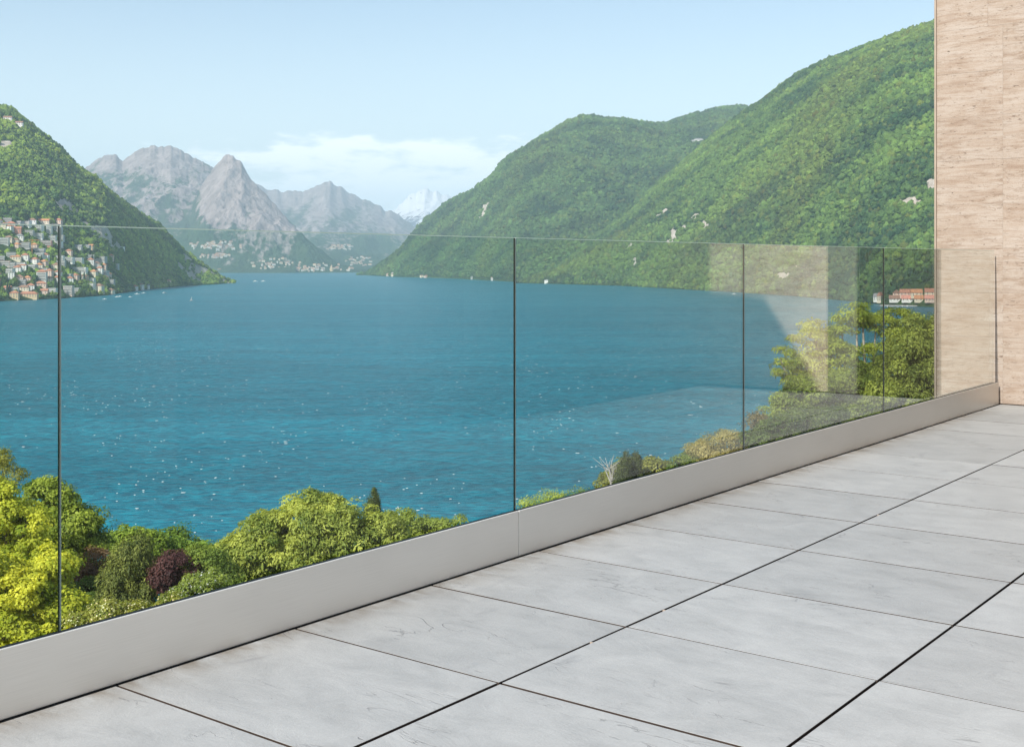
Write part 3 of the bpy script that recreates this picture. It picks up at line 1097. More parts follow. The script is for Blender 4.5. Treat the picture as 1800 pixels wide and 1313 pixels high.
gx, gy = np.linspace(-160, 220, 90), np.linspace(-40, 200, 90)
GX, GY = np.meshgrid(gx, gy)
GZ = ground_z(GX, GY)
idx = np.arange(GX.size).reshape(GX.shape)
gf = np.stack([idx[:-1, :-1], idx[:-1, 1:], idx[1:, 1:], idx[1:, :-1]], -1).reshape(-1, 4)
M_GRASS = hill_mat("garden_ground", (.03, .05, .015), (.07, .10, .025), (.1, .08, .06), (.16, .13, .1), 60, .05)
gs = obj("garden_slope", mesh_np("garden_slope", np.stack([GX, GY, GZ], -1), gf, [M_GRASS], True))
tag(gs, "green garden slope falling from the terrace to the lake", "ground", kind='structure')
# ----------------------------------------------------------------------------
# FOREST ON THE HILLSIDES (one mass of tree crowns per mountain)
# ----------------------------------------------------------------------------
def crown_proto(name, seed, squash, lumps):
    bm = bmesh.new()
    bmesh.ops.create_icosphere(bm, subdivisions=3, radius=1.0)
    r = random.Random(seed)
    dirs = [Vector((r.gauss(0, 1), r.gauss(0, 1), r.gauss(.2, .8))).normalized() for _ in range(lumps)]
    for v in bm.verts:
        d = v.co.normalized()
        k = max(math.exp((d.dot(q) - 1) * 14) for q in dirs)
        f = .66 + .40 * k + r.uniform(-.05, .05)
        v.co = Vector((d.x * f, d.y * f, (d.z * f * squash) + .55))
    me = bpy.data.meshes.new(name)
    bm.to_mesh(me)
    bm.free()
    me.materials.append(M_FOREST)
    return bpy.data.objects.new(name, me)       # stays unlinked, only instanced


PROTOS = [crown_proto("far_crown", 1, .95, 16), crown_proto("far_crown", 2, 1.15, 22), crown_proto("far_crown", 3, .85, 12)]


def scatter(name, pos, scl, rot, colr, label):
    n = len(pos)
    me = bpy.data.meshes.new(name)
    me.vertices.add(n)
    me.vertices.foreach_set('co', np.asarray(pos, dtype=np.float32).ravel())
    for k, typ, arr, key in (('scl', 'FLOAT_VECTOR', scl, 'vector'), ('rot', 'FLOAT_VECTOR', rot, 'vector'),
                             ('col', 'FLOAT_COLOR', colr, 'color'), ('pick', 'INT', RNG.integers(0, len(PROTOS), n), 'value')):
        a = me.attributes.new(k, typ, 'POINT')
        a.data.foreach_set(key, np.asarray(arr).ravel())
    o = obj(name, me)
    tag(o, label, "forest", kind='stuff')
    ng = bpy.data.node_groups.new(name, 'GeometryNodeTree')
    ng.interface.new_socket("Geometry", in_out='INPUT', socket_type='NodeSocketGeometry')
    ng.interface.new_socket("Geometry", in_out='OUTPUT', socket_type='NodeSocketGeometry')
    nn, ll = ng.nodes, ng.links
    gi, go = nn.new('NodeGroupInput'), nn.new('NodeGroupOutput')
    iop = nn.new('GeometryNodeInstanceOnPoints')
    join = nn.new('GeometryNodeJoinGeometry')
    for p in PROTOS:
        oi = nn.new('GeometryNodeObjectInfo')
        oi.inputs['Object'].default_value = p
        oi.inputs['As Instance'].default_value = True
        ll.new(oi.outputs['Geometry'], join.inputs[0])

    def named(k, t):
        a = nn.new('GeometryNodeInputNamedAttribute')
        a.data_type = t
        a.inputs['Name'].default_value = k
        return a.outputs[0]
    ll.new(gi.outputs[0], iop.inputs['Points'])
    ll.new(join.outputs[0], iop.inputs['Instance'])
    iop.inputs['Pick Instance'].default_value = True
    ll.new(named('pick', 'INT'), iop.inputs['Instance Index'])
    ll.new(named('rot', 'FLOAT_VECTOR'), iop.inputs['Rotation'])
    ll.new(named('scl', 'FLOAT_VECTOR'), iop.inputs['Scale'])
    ll.new(iop.outputs[0], go.inputs[0])
    md = o.modifiers.new("scatter", 'NODES')
    md.node_group = ng
    return o


KEEP = []      # clearings: (x, y, r)


def forest(hill, name, label, spacing, rad, dark, light, px_lim, seed, thin=None):
    x, y, z, rock = hill.scatter_points(spacing, RNG, px_lim=px_lim)
    ok = RNG.random(len(x)) > np.clip(rock * 1.6 - .25, 0, .97)
    for (cx, cy, r) in KEEP:
        ok &= (x - cx) ** 2 + (y - cy) ** 2 > r * r
    if thin is not None:
        ok &= RNG.random(len(x)) < thin(x, y, z)
    x, y, z = x[ok], y[ok], z[ok]
    n = len(x)
    s = rad * np.exp(np.clip(RNG.normal(-.03, .30, n), -.7, .6))
    scl = np.stack([s * RNG.uniform(.85, 1.15, n), s * RNG.uniform(.85, 1.15, n), s * RNG.uniform(.85, 1.3, n)], -1)
    rot = np.stack([RNG.normal(0, .12, n), RNG.normal(0, .12, n), RNG.uniform(0, 6.28, n)], -1)
    m = .5 + 1.0 * fbm(x / 210, y / 210 + z / 110, 4, seed) + RNG.normal(0, .20, n)
    m = np.clip(m, 0, 1)[:, None]
    c = np.array(dark)[None] * (1 - m) + np.array(light)[None] * m
    c = c * np.exp(RNG.normal(0, .18, (n, 1)))
    yel = (RNG.random((n, 1)) < .10) * np.array([[.035, .020, .0]]) + np.clip(fbm(x / 420, y / 420, 3, seed + 7), 0, 1)[:, None] * np.array([[.045, .022, -.006]])
    c = np.concatenate([np.clip(c + yel, 0, 1), np.ones((n, 1))], -1)
    scatter(name, np.stack([x, y, z - .2 * s], -1), scl, rot, c, label)
    return n

# ----------------------------------------------------------------------------
# BUILDINGS
# ----------------------------------------------------------------------------
_mc = {}


def wallm(c):
    k = ('w',) + tuple(c)
    if k not in _mc:
        _mc[k] = simple_mat("house_plaster", c, .85, 0, .08, .35)
    return _mc[k]


def roofm(c):
    k = ('r',) + tuple(c)
    if k not in _mc:
        _mc[k] = simple_mat("roof_tiles", c, .85, 0, .22, .8)
    return _mc[k]


M_WIN = simple_mat("dark_window", (.22, .22, .22), .15, 0, .1, 1, .5)
M_RAILW = simple_mat("white_parapet", (.62, .61, .58), .7)
WHITE, CREAM, PINK, OCHRE, GREY, ROSE = (.80, .78, .73), (.76, .66, .50), (.72, .53, .43), (.66, .49, .30), (.50, .49, .47), (.60, .27, .20)
TERRA, BROWN, FLAT, ORANGE, SLATE = (.42, .19, .12), (.29, .17, .12), (.55, .53, .50), (.52, .24, .12), (.25, .25, .25)


def roof_mesh(kind, w, d, h, mat, over=.6):
    mb = MB()
    W, D = w / 2 + over, d / 2 + over
    if kind == 'hip':
        r = min(W, D)
        a = max(W - r, .4)
        p = [(-W, -D, 0), (W, -D, 0), (W, D, 0), (-W, D, 0), (-a, 0, h), (a, 0, h), (-W, -D, -.3), (W, -D, -.3), (W, D, -.3), (-W, D, -.3)]
        mb.poly(p, [(0, 1, 5, 4), (1, 2, 5), (2, 3, 4, 5), (3, 0, 4), (6, 7, 1, 0), (7, 8, 2, 1), (8, 9, 3, 2), (9, 6, 0, 3), (9, 8, 7, 6)])
    elif kind == 'gable':
        p = [(-W, -D, 0), (W, -D, 0), (W, D, 0), (-W, D, 0), (-W, 0, h), (W, 0, h), (-W, -D, -.3), (W, -D, -.3), (W, D, -.3), (-W, D, -.3)]
        mb.poly(p, [(0, 1, 5, 4), (1, 2, 5), (2, 3, 4, 5), (3, 0, 4), (6, 7, 1, 0), (7, 8, 2, 1), (8, 9, 3, 2), (9, 6, 0, 3), (9, 8, 7, 6)])
    elif kind == 'side':      # gable end towards the lake
        p = [(-W, -D, 0), (W, -D, 0), (W, D, 0), (-W, D, 0), (0, -D, h), (0, D, h), (-W, -D, -.3), (W, -D, -.3), (W, D, -.3), (-W, D, -.3)]
        mb.poly(p, [(0, 4, 5, 3), (4, 1, 2, 5), (0, 1, 4), (2, 3, 5), (6, 7, 1, 0), (7, 8, 2, 1), (8, 9, 3, 2), (9, 6, 0, 3), (9, 8, 7, 6)])
    else:
        mb.box(-W * .98, W * .98, -D * .98, D * .98, 0, .5)
    return mb.mesh("roof", mat)


_wm = {}


def window_mesh(ww, wh):
    k = (round(ww, 2), round(wh, 2))
    if k not in _wm:
        mb = MB()
        mb.box(-ww / 2, ww / 2, -.06, .04, -wh / 2, wh / 2)
        _wm[k] = mb.mesh("window", M_WIN)
    return _wm[k]


_hm = {}


def build_house(name, p, w, d, floors, roof='hip', wc=WHITE, rc=TERRA, rz=0.0, label=None, group=None, cols=None, strip=False, rh=None, cat="house", fh=3.1, windows=True, deep=5):
    """walls run down into the slope; front (-y) looks at the lake"""
    o = empty(name, p, rz)
    tag(o, label, cat, group)
    h = floors * fh
    key = (round(w, 1), round(d, 1), floors, wc, fh)
    if key not in _hm:
        mb = MB()
        mb.box(-w / 2, w / 2, -d / 2, d / 2, -deep, h)
        _hm[key] = mb.mesh("wall", wallm(wc))
    obj("wall", _hm[key], o)
    rhh = rh if rh else (min(w, d) * .36 if roof != 'flat' else .5)
    rk = ('roof', roof, round(w, 1), round(d, 1), round(rhh, 1), rc)
    if rk not in _hm:
        _hm[rk] = roof_mesh(roof, w, d, rhh, roofm(rc))
    obj("roof", _hm[rk], o, (0, 0, h + .02))
    if not windows:
        return o
    n = cols or max(2, int(w / 4.2))
    for f in range(floors):
        zc = f * fh + 1.6
        if strip:
            # open loggia band with its white parapet
            obj("window", window_mesh(w * .84, 1.05), o, (0, -d / 2 - .02, zc + .1))
            k2 = ('par', round(w, 1))
            if k2 not in _hm:
                mb = MB()
                mb.box(-w * .48, w * .48, -1.25, -.05, -.55, .45)
                _hm[k2] = mb.mesh("balcony", M_RAILW)
            obj("balcony", _hm[k2], o, (0, -d / 2 - .02, zc - 1.1))
        else:
            for i in range(n):
                obj("window", window_mesh(1.5, 1.8), o, ((i + .5) / n * w - w / 2, -d / 2 - .02, zc))
    return o


def on(hill, x, y, dz=0.0, clear=10.0):
    p = hill.hit(x, y)
    if clear:
        KEEP.append((p.x, p.y, clear))
    p.z += dz
    return p


# (photo column, row of the foot, width, depth, floors, roof, wall, roof colour, turn, loggias, label)
H1 = [
    (50, 522.5, 34, 11, 2, 'hip', OCHRE, TERRA, .05, False, "long ochre villa with terracotta roof on the left shore, largest at the water's edge"),
    (26, 524, 15, 10, 3, 'hip', OCHRE, TERRA, .05, False, "ochre corner block at the left end of the long lakeside villa"),
    (42, 511, 20, 10, 2, 'hip', CREAM, BROWN, .05, False, "cream house with wide brown roof just uphill of the long ochre villa"),
    (20, 491, 11, 10, 4, 'flat', WHITE, FLAT, .2, False, "white cube house, the tall flat-roofed one left of a long brown roof"),
    (32, 493, 20, 11, 2, 'hip', PINK, BROWN, .1, False, "pinkish house with a long brown roof beside the white cube house"),
    (74, 492, 18, 12, 5, 'hip', WHITE, TERRA, .1, True, "white five-storey block of flats with red roof left of the glass seam"),
    (87, 487, 13, 11, 4, 'hip', PINK, TERRA, -.1, False, "pink house with red roof close behind the white five-storey flats"),
    (72, 504, 21, 11, 2, 'hip', PINK, TERRA, .1, False, "low pink house with hipped roof downhill of the white five-storey flats"),
    (69, 474, 13, 11, 3, 'hip', CREAM, ORANGE, .2, False, "cream house with orange pyramid roof in mid village"),
    (99, 474, 15, 12, 3, 'hip', CREAM, BROWN, -.1, False, "cream house with brown hipped roof next to the left glass seam"),
    (33, 470, 27, 11, 3, 'flat', WHITE, FLAT, .05, True, "long white terrace house with three dark loggia bands"),
    (8, 467, 22, 11, 3, 'flat', PINK, BROWN, .05, True, "pale pink flats with brown flat roof at the left edge of the view"),
    (28, 457, 20, 13, 2, 'hip', CREAM, ORANGE, .15, False, "wide cream villa under a bright orange roof above the long white terrace house"),
    (7, 429, 20, 12, 4, 'flat', WHITE, FLAT, .1, True, "white stepped apartment house above the meadow at the left edge"),
    (79, 431, 30, 11, 3, 'flat', ROSE, FLAT, .1, True, "long salmon red apartment block beside the orange crane"),
    (43, 434, 23, 11, 3, 'flat', GREY, BROWN, .1, True, "long grey apartment block with brown roof behind the crane mast"),
    (104, 432, 13, 11, 3, 'flat', WHITE, FLAT, -.1, True, "small white flats right of the salmon red apartment block"),
    (70, 445, 21, 11, 3, 'flat', (.45, .48, .52), FLAT, .1, True, "bluish grey apartment house downhill of the salmon red block"),
    (87, 410, 11, 10, 6, 'flat', WHITE, FLAT, .1, True, "tall white tower of flats near the top of the village"),
    (103, 409, 15, 11, 4, 'flat', GREY, FLAT, -.1, True, "grey flats right of the tall white tower"),
    (68, 418, 18, 11, 3, 'flat', WHITE, FLAT, .1, True, "white flats with loggias left of and below the tall white tower"),
    (29, 410, 20, 12, 3, 'gable', ROSE, TERRA, .15, False, "red walled house with red gabled roof in the upper village"),
    (35, 420, 15, 11, 2, 'hip', WHITE, SLATE, .15, False, "white house with dark grey hip roof under the red walled house"),
    (57, 392, 16, 10, 2, 'hip', WHITE, BROWN, .1, False, "white villa with brown roof in the topmost row of the village"),
    (76, 393, 26, 10, 2, 'gable', CREAM, ORANGE, .1, False, "long cream house with orange gable roof in the topmost row"),
    (103, 392, 15, 10, 2, 'hip', PINK, TERRA, -.1, False, "pink house with red roof at the right end of the topmost row"),
    (122, 460, 19, 12, 3, 'flat', WHITE, FLAT, -.05, True, "white terraced block right of the glass seam, left half of the pair"),
    (138, 461, 20, 12, 3, 'flat', WHITE, FLAT, -.05, True, "white terraced block right of the glass seam, right half of the pair"),
    (136, 478, 42, 12, 3, 'flat', WHITE, FLAT, -.05, True, "longest white apartment block with dark loggia bands right of the glass seam"),
    (132, 492, 14, 11, 3, 'hip', PINK, TERRA, -.05, False, "pink house with red roof among the cypresses, first of three"),
    (144, 493, 8, 10, 3, 'hip', CREAM, BROWN, -.05, False, "narrow cream house between two dark cypresses"),
    (151, 493, 8, 10, 3, 'hip', OCHRE, BROWN, -.05, False, "narrow ochre house right of the cypresses"),
    (165, 485, 14, 12, 3, 'hip', CREAM, ORANGE, -.1, False, "cream house with bright orange roof right of the longest white block"),
    (162, 497, 11, 10, 3, 'flat', WHITE, FLAT, -.1, False, "small white cube house below the bright orange roof"),
    (121, 517, 17, 12, 5, 'flat', PINK, FLAT, 0, True, "striped five-storey flats standing at the shore right of the glass seam"),
    (174, 513, 17, 13, 4, 'hip', CREAM, BROWN, -.1, False, "tall cream villa with brown roof near the shore"),
    (192, 491, 8, 9, 4, 'hip', PINK, TERRA, -.2, False, "slender pink tower house at the right end of the village"),
    (185, 492, 14, 10, 2, 'hip', CREAM, BROWN, -.2, False, "low cream house beside the slender pink tower house"),
    (138, 438, 17, 9, 2, 'gable', GREY, SLATE, -.1, False, "grey house with slanted slate roof at the wood's edge, left one"),
    (152, 438, 17, 9, 2, 'gable', GREY, SLATE, -.1, False, "grey house with slanted slate roof at the wood's edge, right one"),
    (160, 437, 11, 9, 2, 'gable', OCHRE, ORANGE, -.1, False, "small ochre house with orange roof at the wood's edge"),
    (121, 446, 14, 9, 2, 'hip', PINK, TERRA, -.1, False, "pink house with red roof above the white terraced pair"),
    (215, 438.5, 10, 8, 2, 'flat', WHITE, FLAT, -.2, False, "lone white house in the forest right of the village"),
    (237, 508, 13, 9, 2, 'hip', WHITE, TERRA, -.25, False, "white shore house with red roof right of the village"),
    (247, 507, 15, 9, 3, 'hip', WHITE, BROWN, -.25, False, "white three-storey boathouse on the shore below the forest"),
    (258, 506, 12, 9, 2, 'gable', WHITE, SLATE, -.25, False, "white gabled boathouse, last building along the village shore"),
    (296, 497, 12, 8, 2, 'hip', PINK, TERRA, -.3, False, "pink shore house with red roof below the rocks"),
    (20, 398, 17, 10, 2, 'hip', PINK, TERRA, .1, False, "pink house with red roof at the far left of the top row"),
    (5, 400, 14, 10, 2, 'gable', CREAM, BROWN, .1, False, "cream gabled house at the left edge of the view in the upper village"),
]
for (x, y, w, d, fl, rf, wc, rc, rz, st, lab) in H1:
    p = on(A, x, y, 0, max(w, d) * .5 + 3)
    KEEP.append((p.x + .1 * 0, p.y - d * .5 - 6, w * .42))
    build_house("village_house", p, w * .88, d, fl, rf, wc, rc, -math.atan2(p.x, p.y) + rz - .33, lab, "houses of the hillside village", None, st, fh=2.75)

# the remaining houses of the dense village: alike small houses between them
taken = [(h[0], h[1]) for h in H1]
kinds = [('hip', WHITE, TERRA, 12, 10, 3), ('hip', CREAM, BROWN, 13, 10, 2), ('flat', WHITE, FLAT, 14, 10, 3), ('gable', PINK, TERRA, 12, 9, 2),
         ('hip', PINK, ORANGE, 11, 10, 3), ('flat', GREY, FLAT, 15, 10, 3)]
knames = ["small white red-roofed house", "small cream brown-roofed house",
          "small white flat-roofed house", "small pink gable-roofed house",
          "small pink orange-roofed house", "small grey flat-roofed house"]
cnt, tries = 0, 0
while cnt < 56 and tries < 6000:
    tries += 1
    if rnd.random() < .80:
        x, y = rnd.uniform(-8, 111), rnd.uniform(391, 520)
    else:
        x, y = rnd.uniform(115, 205), rnd.uniform(452, 516)
    if x < 30 and 432 < y < 452:      # the meadow under the crane
        continue
    if min(((x - a) / 1.45) ** 2 + ((y - b) / 1.0) ** 2 for a, b in taken) < 7.2 ** 2:
        continue
    taken.append((x, y))
    ki = rnd.choices(range(6), [4, 3, 4, 2, 2, 2])[0]
    rf, wc, rc, w, d, fl = kinds[ki]
    p = on(A, x, y, 0, 7.5)
    KEEP.append((p.x, p.y - 9, 5))
    hz_ = "near the left edge" if x < 36 else "in the middle" if x < 76 else "beside the first glass seam" if x < 115 else "just past the first glass seam" if x < 160 else "at its right end"
    vt_ = "in the top rows" if y < 418 else "in the upper rows" if y < 445 else "half way down" if y < 472 else "in the lower rows" if y < 497 else "in the rows above the shore"
    klab = knames[ki] + " " + vt_ + ", " + hz_
    build_house("village_house", p, w, d, fl, rf, wc, rc, -math.atan2(p.x, p.y) + rnd.choice((-.55, -.3, -.25, -.1)), klab, "houses of the hillside village", None, rf == 'flat', fh=2.75)
    cnt += 1

# summit houses
for (x, y, w, lab) in [(30, 221, 26, "pale building on the summit of the left hill, lower one"), (14, 212, 18, "pale building on the summit of the left hill, upper one")]:
    build_house("summit_house", on(A, x, y, 0, 16), w, 10, 2, 'gable', WHITE, BROWN, -math.atan2((x - 900) / F, 1) - .3, lab, "buildings on the summits")
for (hl_, x, y, w, fl, lab) in [(C, 1228, 250, 34, 3, "long white hotel in the trees on the saddle of the ridge"), (C, 1218, 251, 16, 2, "small white house left of the hotel on the saddle"),
                                (C, 1256, 243, 22, 3, "white building on the saddle nearest the dark summit wood")]:
    build_house("summit_house", on(hl_, x, y, 0, 30), w, 13, fl, 'hip', WHITE, SLATE, .1, lab, "buildings on the summits")

# retaining wall and crane
p = on(A, 163, 466, 0, 16)
mb = MB()
mb.poly([(-17, 0, -6), (17, -2, -12), (17, -2, -2), (4, 0, 5), (-17, 0, 7), (-17, 3, -6), (17, 1, -12), (17, 1, -2), (4, 3, 5), (-17, 3, 7)],
        [(0, 1, 2, 3, 4), (9, 8, 7, 6, 5), (0, 5, 6, 1), (1, 6, 7, 2), (2, 7, 8, 3), (3, 8, 9, 4), (4, 9, 5, 0)])
rw = obj("retaining_wall", mb.mesh("retaining_wall", simple_mat("pale_concrete", (.50, .47, .43), .9, 0, .2, .2)), None, p, -math.atan2(p.x, p.y))
tag(rw, "pale concrete retaining wall cut into the wooded slope right of the white blocks", "wall")
for kx in np.linspace(-2, 8, 4):
    KEEP.append((p.x + kx * 2 - 6, p.y - 10, 9))
p = on(A, 56, 447, 0, 8)
M_CRANE = simple_mat("orange_paint", (.62, .26, .05), .5)
cr = empty("tower_crane", p, -math.atan2(p.x, p.y))
tag(cr, "orange tower crane over the hillside village", "crane")


def lattice(x0, x1, y0, y1, z0, z1, n, ax):
    mb = MB()
    r = .16
    if ax == 'z':
        cs = [(x0, y0), (x1, y0), (x1, y1), (x0, y1)]
        for c in cs:
            mb.tube([(c[0], c[1], z0), (c[0], c[1], z1)], [r, r], 4)
        for i in range(n):
            a, b = z0 + (z1 - z0) * i / n, z0 + (z1 - z0) * (i + 1) / n
            for j in range(4):
                c, e = cs[j], cs[(j + 1) % 4]
                mb.tube([(c[0], c[1], a), (e[0], e[1], b)], [.1, .1], 4)
    else:
        cs = [(y0, z0), (y1, z0), ((y0 + y1) / 2, z1)]
        for c in cs:
            mb.tube([(x0, c[0], c[1]), (x1, c[0], c[1])], [r, r], 4)
        for i in range(n):
            a, b = x0 + (x1 - x0) * i / n, x0 + (x1 - x0) * (i + 1) / n
            for j in range(3):
                c, e = cs[j], cs[(j + 1) % 3]
                mb.tube([(a, c[0], c[1]), (b, e[0], e[1])], [.1, .1], 4)
    return mb


obj("mast", lattice(-.8, .8, -.8, .8, -3, 25, 14, 'z').mesh("mast", M_CRANE), cr)
obj("jib", lattice(-5, 13, -.6, .6, 25.1, 26.3, 10, 'x').mesh("jib", M_CRANE), cr)
mb = MB()
mb.box(-6.4, -4.2, -.8, .8, 23.6, 25.0)
obj("counterweight", mb.mesh("counterweight", simple_mat("concrete_block", (.4, .39, .37))), cr)
mb = MB()
mb.box(.9, 2.2, -.7, .7, 22.6, 24.6)
obj("cab", mb.mesh("cab", M_CRANE), cr)

# far villages: whole houses a few pixels large
FAR_M = {}


def far_house(hill, x, y, w, wc, rc, label, group, d=11, h=8, rf='hip'):
    k = (w, wc, rc, rf, h)
    if k not in FAR_M:
        mb = MB()
        mb.box(-w / 2, w / 2, -d / 2, d / 2, -10, h, 0)
        W, D = w / 2 + .5, d / 2 + .5
        a = max(W - D, .4)
        mb.poly([(-W, -D, h), (W, -D, h), (W, D, h), (-W, D, h), (-a, 0, h + 3.2), (a, 0, h + 3.2)], [(0, 1, 5, 4), (1, 2, 5), (2, 3, 4, 5), (3, 0, 4)], 1)
        FAR_M[k] = mb.mesh("far_house", [wallm(wc), roofm(rc)])
    p = hill.hit(x, y)
    KEEP.append((p.x, p.y, w * .6 + 4))
    o = obj("far_house", FAR_M[k], None, p, -math.atan2(p.x, p.y) + rnd.uniform(-.5, .5))
    tag(o, label, "house", group)
    return o


def village(hill, n, boxes, label, group, wmin=10, wmax=20, mind=2.2):
    done = []
    tries = 0
    while len(done) < n and tries < 5000:
        tries += 1
        x0, x1, y0, y1 = rnd.choices(boxes, [(b[1] - b[0]) for b in boxes])[0]
        x = rnd.gauss((x0 + x1) / 2, (x1 - x0) / 3.6)
        y = rnd.uniform(y0, y1)
        if not (x0 <= x <= x1) or any(abs(x - a) + 2 * abs(y - b) < mind for a, b in done):
            continue
        done.append((x, y))
        wi, ri, si = rnd.randrange(3), rnd.randrange(3), rnd.randrange(3)
        xs_ = [b_[0] for b_ in boxes] + [b_[1] for b_ in boxes]
        fx = (x - min(xs_)) / (max(xs_) - min(xs_))
        pos = ("left end", "left half", "right half", "right end")[min(3, int(fx * 4))]
        lab = "tiny %s %s house with %s roof, %s of the %s" % (("small", "mid-sized", "long")[si], ("white", "cream", "pink")[wi], ("red", "brown", "orange")[ri], pos, label)
        far_house(hill, x, y, [wmin, (wmin + wmax) // 2, wmax][si], ((.60, .58, .54), (.56, .48, .37), (.50, .38, .31))[wi], (TERRA, BROWN, ORANGE)[ri], lab.replace("tiny small", "tiny").replace("tiny mid-sized", "mid-sized").replace("tiny long", "long"), group)


village(D2, 44, [(334, 424, 426, 441)], "far upper village under the massif", "far upper village", 11, 21, 2.0)
village(D2, 30, [(350, 412, 447, 454)], "band below the upper village", "far middle village", 11, 20)
village(D2, 52, [(410, 600, 462, 475), (440, 520, 455, 466)], "far slope under the peak", "far shore houses", 10, 20, 3.5)
village(D2, 44, [(540, 640, 471, 477), (480, 580, 471, 477), (385, 430, 475, 478)], "far waterfront", "far waterfront houses", 10, 22)
village(E_, 30, [(572, 625, 431, 439)], "distant valley village", "distant valley village", 16, 30)
village(E_, 26, [(600, 664, 452, 468)], "distant valley mouth", "distant valley village, lower group", 14, 26)
# church on the far waterfront
p = D2.hit(583, 476)
ch = empty("far_church", p, 0)
tag(ch, "yellowish church tower on the far waterfront", "church")
mb = MB()
mb.box(-9, 9, -10, 10, -5, 12)
obj("nave", mb.mesh("nave", wallm(OCHRE)), ch)
mb = MB()
mb.box(-4, 4, -14, -6, -5, 30)
obj("tower", mb.mesh("tower", wallm(OCHRE)), ch)
mb = MB()
mb.poly([(-4.5, -14.5, 30), (4.5, -14.5, 30), (4.5, -5.5, 30), (-4.5, -5.5, 30), (0, -10, 38)], [(0, 1, 4), (1, 2, 4), (2, 3, 4), (3, 0, 4)])
obj("spire", mb.mesh("spire", roofm(TERRA)), ch)

# houses along the right-hand shore
for i, (hl_, x, y, w, wc, rc, lab) in enumerate([
        (C, 683, 484, 20, PINK, TERRA, "pink house at the tip of the ridge, left of the pair by the water"),
        (C, 691, 485, 18, CREAM, BROWN, "cream house at the tip of the ridge, right of the pair by the water"),
        (C, 742, 487, 16, CREAM, BROWN, "cream house alone on the ridge shore, second group from the tip"),
        (C, 750, 487.5, 16, PINK, TERRA, "pink house next to the cream one on the ridge shore"),
        (C, 830, 490, 10, GREY, SLATE, "small grey house at the water under the ridge"),
        (C, 866, 491, 10, GREY, TERRA, "small grey house with red roof at the water, before the glass seam"),
        (B, 961, 496.5, 11, WHITE, SLATE, "white boathouse at the foot of the forested mountain")]):
    far_house(hl_, x, y, w, wc, rc, lab, "houses on the wooded shore", h=6)

# red-roofed hamlet at the foot of the forested mountain
H2 = [
    (1548, 529, 7, 14, 3, 'side', CREAM, TERRA, -.35, "cream chapel-like house with a steep gable left of the hamlet"),
    (1541, 528, 9, 8, 2, 'gable', WHITE, SLATE, -.3, "low white house at the left end of the hamlet"),
    (1576, 521.5, 12, 10, 2, 'side', PINK, BROWN, .0, "pink house with a white gable in the upper row of the hamlet"),
    (1591, 521, 17, 12, 2, 'gable', PINK, TERRA, .05, "broad red-roofed house in the middle of the upper row"),
    (1611, 521, 18, 12, 2, 'gable', CREAM, ORANGE, .12, "cream house with bright orange roof and a dark loggia in the upper row"),
    (1634, 520, 15, 11, 2, 'gable', CREAM, TERRA, .12, "cream red-roofed house at the right end of the upper row by the stone wall"),
    (1652, 520, 14, 11, 2, 'gable', CREAM, BROWN, .12, "house of the upper row half hidden by the stone wall"),
    (1575, 528.5, 22, 9, 1, 'gable', WHITE, BROWN, .0, "long low waterside hall with brown roof"),
    (1598, 528.5, 24, 9, 1, 'gable', WHITE, ROSE, .0, "long low waterside hall with rose red roof"),
    (1615, 528.5, 14, 9, 1, 'gable', CREAM, ORANGE, .0, "low waterside hall with bright orange roof"),
    (1640, 528.5, 26, 9, 1, 'gable', PINK, ROSE, .0, "long low rose-roofed hall beside the stone wall"),
]
for (x, y, w, d, fl, rf, wc, rc, rz, lab) in H2:
    p = on(B, x, y, 0, w * .6 + 3)
    KEEP.append((p.x, p.y - 12, w * .6 + 3))
    build_house("lakeside_house", p, w * .82, d, fl, rf, wc, rc, -math.atan2(p.x, p.y) + rz, lab, "red-roofed lakeside hamlet", None, False, rh=5.2, fh=2.5, deep=3)
D0 = float(depth_of(539))
pq = Vector(((1604 - 900) / F * D0, D0 + 4, LAKE))
mb = MB()
mb.box(-42, 42, -3, 9, -2, 1.6)
qy = obj("quay", mb.mesh("quay", simple_mat("quay_stone", (.42, .40, .37), .9)), None, pq, -math.atan2(pq.x, pq.y))
tag(qy, "pale stone quay in front of the red-roofed hamlet", "quay")


def dome_tent(x, r, colr, lab):
    p = pq + Vector(((x - 1604) / F * D0, 1, 1.6))
    mb = MB()
    rows, n = 5, 12
    for j in range(rows + 1):
        a = j / rows * math.pi / 2
        for k in range(n):
            t = k / n * 2 * math.pi
            rr = r * math.cos(a) + (.05 if j == rows else 0)
            mb.v.append((rr * math.cos(t), rr * math.sin(t), r * 1.05 * math.sin(a)))
    for j in range(rows):
        for k in range(n):
            mb.f.append([j * n + k, j * n + (k + 1) % n, (j + 1) * n + (k + 1) % n, (j + 1) * n + k])
            mb.m.append(0)
    mb.f.append([rows * n + k for k in range(n)])
    mb.m.append(0)
    o = obj("dome_tent", mb.mesh("dome_tent", simple_mat("canvas", colr, .8), True), None, p)
    tag(o, lab, "tent", "pale domes on the quay")


dome_tent(1616.5, 3.1, (.52, .42, .33), "pale pink round tent on the quay of the hamlet, left one")
dome_tent(1628, 3.2, (.50, .47, .36), "pale yellowish round tent on the quay of the hamlet, right one")

# boats
M_HULL = simple_mat("white_gelcoat", (.72, .72, .70), .3, 0, .04, 2, .5)
M_CABIN = simple_mat("boat_cabin", (.66, .66, .64), .4)
M_BLUE = simple_mat("blue_cover", (.10, .22, .38), .7)


